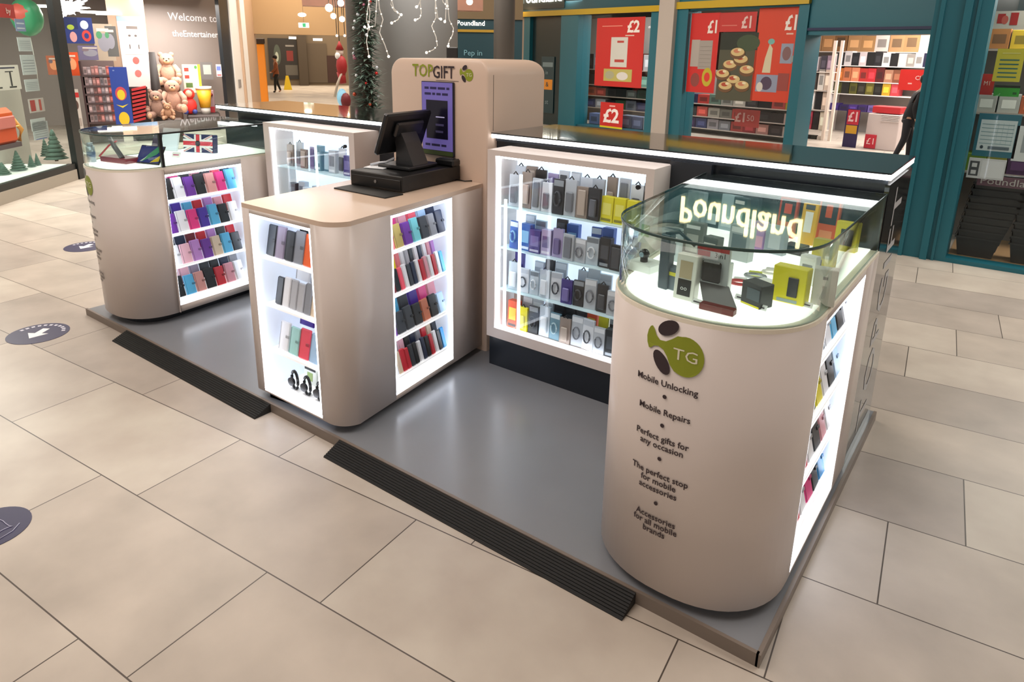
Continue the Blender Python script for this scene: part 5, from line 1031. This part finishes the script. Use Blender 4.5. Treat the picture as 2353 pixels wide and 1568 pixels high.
# christmas tree
p = atD(843,150,8.2); rs = random.Random(11); e = thing('christmas_tree', 'dark green decorated christmas tree between brown pole and grey column', 'christmas tree', V(p.x,p.y,0))
b = MB(); 
for k in range(2600):
    z = rs.uniform(.45,2.75); R_ = .165*(1-(z-.3)/6); a = rs.uniform(0,2*math.pi); r0 = R_*rs.uniform(.35,1); l = rs.uniform(.06,.13); c = V(p.x+r0*math.cos(a), p.y+r0*math.sin(a), z)
    d = V(math.cos(a+rs.uniform(-.5,.5)), math.sin(a+rs.uniform(-.5,.5)), rs.uniform(-.5,.4)).normalized(); s_ = d.cross(V(0,0,1)).normalized()*rs.uniform(.012,.022); b.add([c-s_, c+d*l, c+s_, c-d*.02], [(0,1,2,3)])
b.build('foliage', mat('2f5a42',.7,noise=.4,nscale=8), e); MB().cyl((p.x,p.y,0),.06,2.8,12).build('trunk', mat('3a2a1c',.7), e)
for k in range(22):
    z = rs.uniform(.9,2.5); a = rs.uniform(-2.6,.3); R_ = .175*(1-(z-.3)/6); c = V(p.x+R_*math.cos(a), p.y+R_*math.sin(a), z)
    col_ = ('c9ced4','d8dade','b5482c','b06a80','c8261f')[k % 5]; o = MB().sph(c, rs.uniform(.014,.026), 8).build('bauble', mat(col_,.2,metal=.3), origin=c)
    tag(o, 'small shiny bauble hanging on the dark green christmas tree', 'bauble', 'baubles on the christmas tree')
# santa decoration hanging by the pole
p = atD(783,165,7.75); e = thing('santa_decoration', 'red and white santa decoration with a pale stick and blue bag beside the brown pole', 'decoration', p+V(0,0,-.45)); RD = mat('9c1c1a',.6)
MB().sph(p+V(.02,0,.06), .058, 12, (1,1,1.9)).tube([p+V(.0,0,.0), p+V(.03,0,-.12)], [.045,.035]).build('coat', RD, e); MB().sph(p+V(0,0,.2), .04, 10).build('head', mat('d8c0b0',.6), e); MB().cyl(p+V(0,0,.225), .045, .09, 12, .004).build('hat', RD, e); MB().sph(p+V(0,-.03,.165), .035, 10, (1,.7,1.1)).build('beard', mat('e8e2dc',.8), e)
MB().tube([p+V(.06,0,.05), p+V(.0,-.05,-.12), p+V(-.06,-.05,-.26)], .014).build('stick', mat('c9b8a4',.5), e); MB().sph(p+V(0,0,-.27), .07, 12, (.8,.8,1.4)).build('blue_bag', mat('8ac0d8',.4,emit=.3), e); MB().sph(p+V(.06,0,-.3), .06, 12, (.9,.9,1.4)).build('trouser', mat('6a1418',.6), e)
MB().sph(p+V(.07,0,-.43), .035, 10, (1.4,1,.7)).build('boot', mat('c8b098',.5), e); MB().tube([p+V(0,0,.23), p+V(0,0,1.2)], .004, 5).build('hanging_cord', BLK, e)
# far teal shop between the column and the pole
q = facing(1092, 14.0); struct(q.mb().box(uu(q,1040,100), uu(q,1200,100), 0, .2, 0, 5).build('wall_far_teal_shop', mat('0b3842',.5)))
struct(q.mb().box(uu(q,1040,100), uu(q,1200,100), -.05, 0, q.uz(1090,44)[1], 5).build('wall_far_soffit', mat('6e5c40',.6)))
struct(q.mb().box(uu(q,1048,100), uu(q,1140,100), -.04, 0, q.uz(1090,74)[1], q.uz(1090,68)[1]).build('trim_7', mat('a8851c',.5)))
e = thing('shop_sign', 'white lit shop name over the far teal shop beside the column', 'sign', q.w(*q.uz(1082,54), -.06)); u, z = q.uz(1082,54); q.mb().text('Poundland', .13, u, z, -.06, ext=.01).build('letters', mat('fff8e8',.5,emit=4), e)
e = thing('shop_sign', 'faint pale lettering reading Pep in on the far teal shopfront', 'lettering', q.w(*q.uz(1087,122), -.03)); u, z = q.uz(1087,122); q.mb().text('Pep in', .15, u, z, -.03).build('letters', mat('6f9aa4',.5,emit=.2), e)
q = facing(1038, 8.0); u0,_ = q.uz(1026,110); u1,_ = q.uz(1052,110); o = q.mb().rbox(u0,u1,0,.15,q.uz(1038,140)[1]-.1,q.uz(1038,108)[1],.01).build('loudspeaker', mat('1a1512',.5), origin=q.w((u0+u1)/2,1.4,.07)); tag(o, 'dark box fixed to the right side of the grey column', 'speaker box')
# icicle light strands
STR = mat('cfc9c0',.4,emit=.25); BULB = mat('fff8ea',.4,emit=1.2)
strands = [[(868,-20),(872,20),(880,45),(872,75),(885,105),(893,130)],[(852,-20),(845,20),(842,45),(850,70),(838,62)],[(868,40),(862,60),(848,62)],[(845,-10),(850,30),(846,70),(842,95),(848,130)],
 [(895,-20),(905,20),(920,34),(915,45),(900,53)],[(903,-20),(898,10),(906,25),(922,34)],[(965,-20),(966,10),(968,30),(965,42),(954,46)],[(975,-20),(962,12),(957,16)],[(1003,-20),(1000,20),(1002,40),(992,60),(1002,85),(1005,105),(995,115),(980,121)],[(1000,30),(1006,42),(1013,44)],[(1012,-20),(1018,5),(1028,14)],
 [(1028,20),(1032,45),(1042,65),(1040,80),(1032,95),(1030,106)],[(1026,30),(1024,44),(1022,50)]]
for k, st in enumerate(strands):
    D = 7.2; P = [atD(x,y,D+.04*math.sin(i)) for i, (x, y) in enumerate(st)]
    P[0].z = max(P[0].z, 2.1); e = thing('icicle_light', 'white wire icicle light strand, %s from the left of those hanging before the grey column' % ORD[k], 'string light', P[0])
    Q = []
    for i in range(len(P)-1): Q += [P[i].lerp(P[i+1], t_) for t_ in (0,.5)]
    Q.append(P[-1]); MB().tube(Q, .0045, 5).build('wire', STR, e); b = MB()
    for i in range(1, len(Q), 2): b.sph(Q[i], .008, 6)
    b.sph(Q[-1], .014, 8); b.build('bulbs', BULB, e, kind='stuff')
o = MB().tube([atD(835,-22,7.2), atD(930,-26,7.2), atD(1045,-22,7.2)], .01, 6).build('light_wire', STR, origin=atD(930,-26,7.2)); tag(o, 'horizontal wire carrying the icicle light strands', 'wire')

# ================================================================== people
def person(label, loc, yaw, H_, coat, trousers, hair, pose, skin='b98a6c'):
    """one skinned body plus clothes and hair; pose gives joint positions for a figure 1 unit tall facing -y"""
    def skin_mesh(chains, name, m, sub=2):
        verts, edges, rad = [], [], []; idx = {}
        for ch in chains:
            prev = None
            for (p, r_) in ch:
                k = tuple(round(v,4) for v in p)
                if k not in idx: idx[k] = len(verts); verts.append(p); rad.append(r_)
                if prev is not None and prev != idx[k]: edges.append((prev, idx[k]))
                prev = idx[k]
        me = bpy.data.meshes.new('t'); me.from_pydata([tuple(V(*v)*H_) for v in verts], edges, []); ob = bpy.data.objects.new('t', me); COL.objects.link(ob)
        sk = ob.modifiers.new('s', 'SKIN'); sk.use_smooth_shade = True; sb = ob.modifiers.new('u', 'SUBSURF'); sb.levels = sub; sb.render_levels = sub
        for i, sv in enumerate(me.skin_vertices[0].data):
            rr2 = rad[i] if isinstance(rad[i], tuple) else (rad[i], rad[i]); sv.radius = (rr2[0]*H_, rr2[1]*H_); sv.use_root = (i == 0)
        bpy.context.view_layer.update(); m2 = bpy.data.meshes.new_from_object(ob.evaluated_get(bpy.context.evaluated_depsgraph_get())); bpy.data.objects.remove(ob); bpy.data.meshes.remove(me)
        m2.name = name; m2.materials.clear(); m2.materials.append(m); o = bpy.data.objects.new(name, m2); COL.objects.link(o); return o
    e = lthing('person', label, 'person', loc, (0,0,yaw)); J = pose
    body = [[(J['hip'],(.075,.06)),(J['waist'],(.07,.055)),(J['chest'],(.09,.06)),(J['neck'],.03),(J['head0'],.045),(J['head'],(.05,.058)),(J['crown'],.04)]]
    for s_ in ('L','R'):
        body.append([(J['chest'],(.09,.06)),(J['sh'+s_],.035),(J['el'+s_],.026),(J['wr'+s_],.018),(J['hd'+s_],.02)])
        body.append([(J['hip'],(.075,.06)),(J['th'+s_],.055),(J['kn'+s_],.036),(J['an'+s_],.022),(J['to'+s_],.022)])
    o = skin_mesh(body, 'body', mat(skin,.6)); o.parent = e
    o = skin_mesh([[(J['hip'],(.085,.07))]+[(J['waist'],(.08,.065)),(J['chest'],(.10,.07))]]+[[(J['chest'],(.10,.07)),(J['sh'+s_],.045),(J['el'+s_],.035),(J['wr'+s_],.028)] for s_ in 'LR']+[[(J['hip'],(.085,.07)),(tuple(V(*J['hip']).lerp(V(*J['kn'+s_]),.45)),.075)] for s_ in 'LR'], 'coat', coat); o.parent = e
    o = skin_mesh([[(J['hip'],(.078,.062)),(J['th'+s_],.058),(J['kn'+s_],.04),(J['an'+s_],.028)] for s_ in 'LR'], 'trousers', trousers); o.parent = e
    o = skin_mesh([[(tuple(V(*J['an'+s_])+V(0,.01,-.0)),.028),(J['to'+s_],.026)] for s_ in 'LR'], 'shoes', BLK); o.parent = e
    hd = V(*J['head'])*H_; MB().sph(hd+V(0,.012,.022)*H_, .062*H_, 14, (.95,1,1.02)).build('hair', hair, e)
    b = MB(); b.sph(hd+V(0,-.06,-.008)*H_, .010*H_, 8, (.8,1,1.3)).build('nose', mat(skin,.6), e); b = MB()
    for s_ in (-1,1): b.sph(hd+V(s_*.02,-.052,.006)*H_, .006*H_, 6)
    b.build('eyes', BLK, e); return e
def walk(d=1, lean=0.0):
    return dict(hip=(0,0,.53), waist=(0,-.0-lean*.3,.62), chest=(0,-.0-lean,.74), neck=(0,-.005-lean*1.3,.84), head0=(0,-.01-lean*1.4,.88), head=(0,-.015-lean*1.5,.93), crown=(0,-.005-lean*1.5,.965),
      shL=(.10,-lean,.79), elL=(.13,-.05-lean,.64), wrL=(.11,-.15-lean,.55), hdL=(.10,-.20-lean,.54), shR=(-.10,-lean,.79), elR=(-.13,.05-lean,.64), wrR=(-.12,.02-lean,.51), hdR=(-.12,-.0-lean,.47),
      thL=(.05,-.01,.48), knL=(.055,-.06,.28), anL=(.055,-.07,.045), toL=(.055,-.13,.022), thR=(-.05,.01,.48), knR=(-.05,.02,.28), anR=(-.05,.10,.05), toR=(-.05,.04,.024))
p = at(638,213,z=0); v = V(CAM[0]-p.x, CAM[1]-p.y, 0); va = math.atan2(v.y, v.x)+math.pi/2
person('person in a brown-orange coat and black trousers walking left, far down the concourse', p, va-1.35, 1.34, mat('8a4a22',.7), mat('15140f',.7), mat('1a1410',.7), walk())
p = at(2108,345,z=0) if False else PP.w(uu(PP.back(.8),2092,250), 0, .8)
person('person in black coat leaning into the shop doorway, half hidden by the teal pier', p, 1.9, 1.36, mat('121216',.75), mat('15151c',.7), mat('17130f',.7), walk(lean=.07))
# wet floor sign
p = atD(655,180,29.5); p.z = 0; q = facing(655,29.5); e = thing('wet_floor_sign', 'small yellow folding floor sign behind the walking person', 'floor sign', p); b = q.mb()
for s_, d in ((-1,-.12),(1,.12)): b.add([(-.16,d,0),(.16,d,0),(.05,0,.55),(-.05,0,.55)], [(0,1,2,3)])
b.build('panels', mat('d8b41c',.5,emit=.15), e)
# ceiling over the concourse
struct(MB().box(-42,8,-6,42,5.0,5.1).build('ceiling', mat('b9a68e',.7)))
# ================================================================== light
def area(name, loc, tgt, sx, sy, power, col=(1,.9,.8)):
    l = bpy.data.lights.new(name, 'AREA'); l.shape = 'RECTANGLE'; l.size = sx*S; l.size_y = sy*S; l.energy = power*S*S; l.color = col
    o = bpy.data.objects.new(name, l); COL.objects.link(o); o.location = loc
    o.rotation_euler = (Vector(tgt)-Vector(loc)).to_track_quat('-Z','Y').to_euler(); return o
area('concourse_main_and_fill', (-3,-1.5,4.9), (-3,-1.5,0), 5, 3, 178, (1,.90,.83))
area('concourse_main_and_fill', (2.0,3.0,4.9), (2.0,3.0,0), 3, 3, 130, (1,.95,.9))
area('concourse_main_and_fill', (-6,3.2,4.9), (-6,3.2,0), 4, 3, 150, (1,.88,.76))
area('concourse_main_and_fill', (-16,9,3.8), (-16,9,0), 6, 5, 520, (1,.82,.62))
area('concourse_main_and_fill', (-24,18,3.8), (-24,18,0), 7, 7, 750, (1,.84,.66))
for u_, d_, sx_, sy_, p_ in ((1.6,3.2,3,4,330), (-3,1.0,4.5,1.4,170)):
    c = PP.w(u_, 2.65, d_); area('teal_shop_light', (c.x,c.y,2.65), (c.x,c.y,0), sx_, sy_, p_, (1,.94,.88))
area('teal_shop_light', (1.0,5.6,2.3), (1.0,5.6,0), 1.6, .8, 60, (1,.93,.86))
c = PP.w(-3,0,-4.5); area('concourse_main_and_fill', (c.x,c.y,4.9), (c.x-.5,c.y+2.5,0), 7, 4, 420, (1,.92,.84))  # unseen fill lamp, added so that the teal facade is lit
c = TP.w(-.2,2.45,.4); area('toy_window_light', c, (c.x,c.y,0), 2.2, .6, 75, (1,.95,.88))
c = atD(330,110,13.2); area('toy_shop_main_and_fill', (c.x,c.y,2.5), (c.x,c.y,0), 3, 2, 130, (1,.92,.84))
c = TP.w(8.0,2.6,-1.5); area('concourse_main_and_fill', (c.x,c.y,3.6), (c.x,c.y,0), 3, 2, 90, (1,.9,.8))  # extra fill added to brighten the pale toy shop pier
area('concourse_main_and_fill', (-4.8,4.0,3.7), (-5.4,5.2,1.5), 2, 2, 90, (1,.95,.9))  # added lamp aimed at the grey column to lift its tone
c = atD(430,110,14.6); area('toy_shop_main_and_fill', (c.x,c.y,2.4), (c.x,c.y,0), 1.5, 1.5, 120, (1,.92,.86))  # second toy shop lamp, put in to brighten the dark entrance wall
c = TP.w(.3,2.6,-1.6); area('concourse_main_and_fill', (c.x,c.y,3.8), (c.x,c.y,0), 2, 2, 60, (1,.95,.88))
w = bpy.data.worlds.new('mall_light'); bpy.context.scene.world = w; w.use_nodes = True; bg = w.node_tree.nodes['Background']; bg.inputs[0].default_value = (1,.91,.84,1); bg.inputs[1].default_value = .45
vs = bpy.context.scene.view_settings; vs.view_transform = 'Standard'; vs.look = 'None'; vs.exposure = 0; vs.gamma = 1
bpy.context.scene.cycles.max_bounces = 8; bpy.context.scene.cycles.transparent_max_bounces = 16

# ================================================================== to metres
sm = Matrix.Scale(S, 4)
for me in bpy.data.meshes: me.transform(sm)
for o in COL.objects: o.location = o.location*S
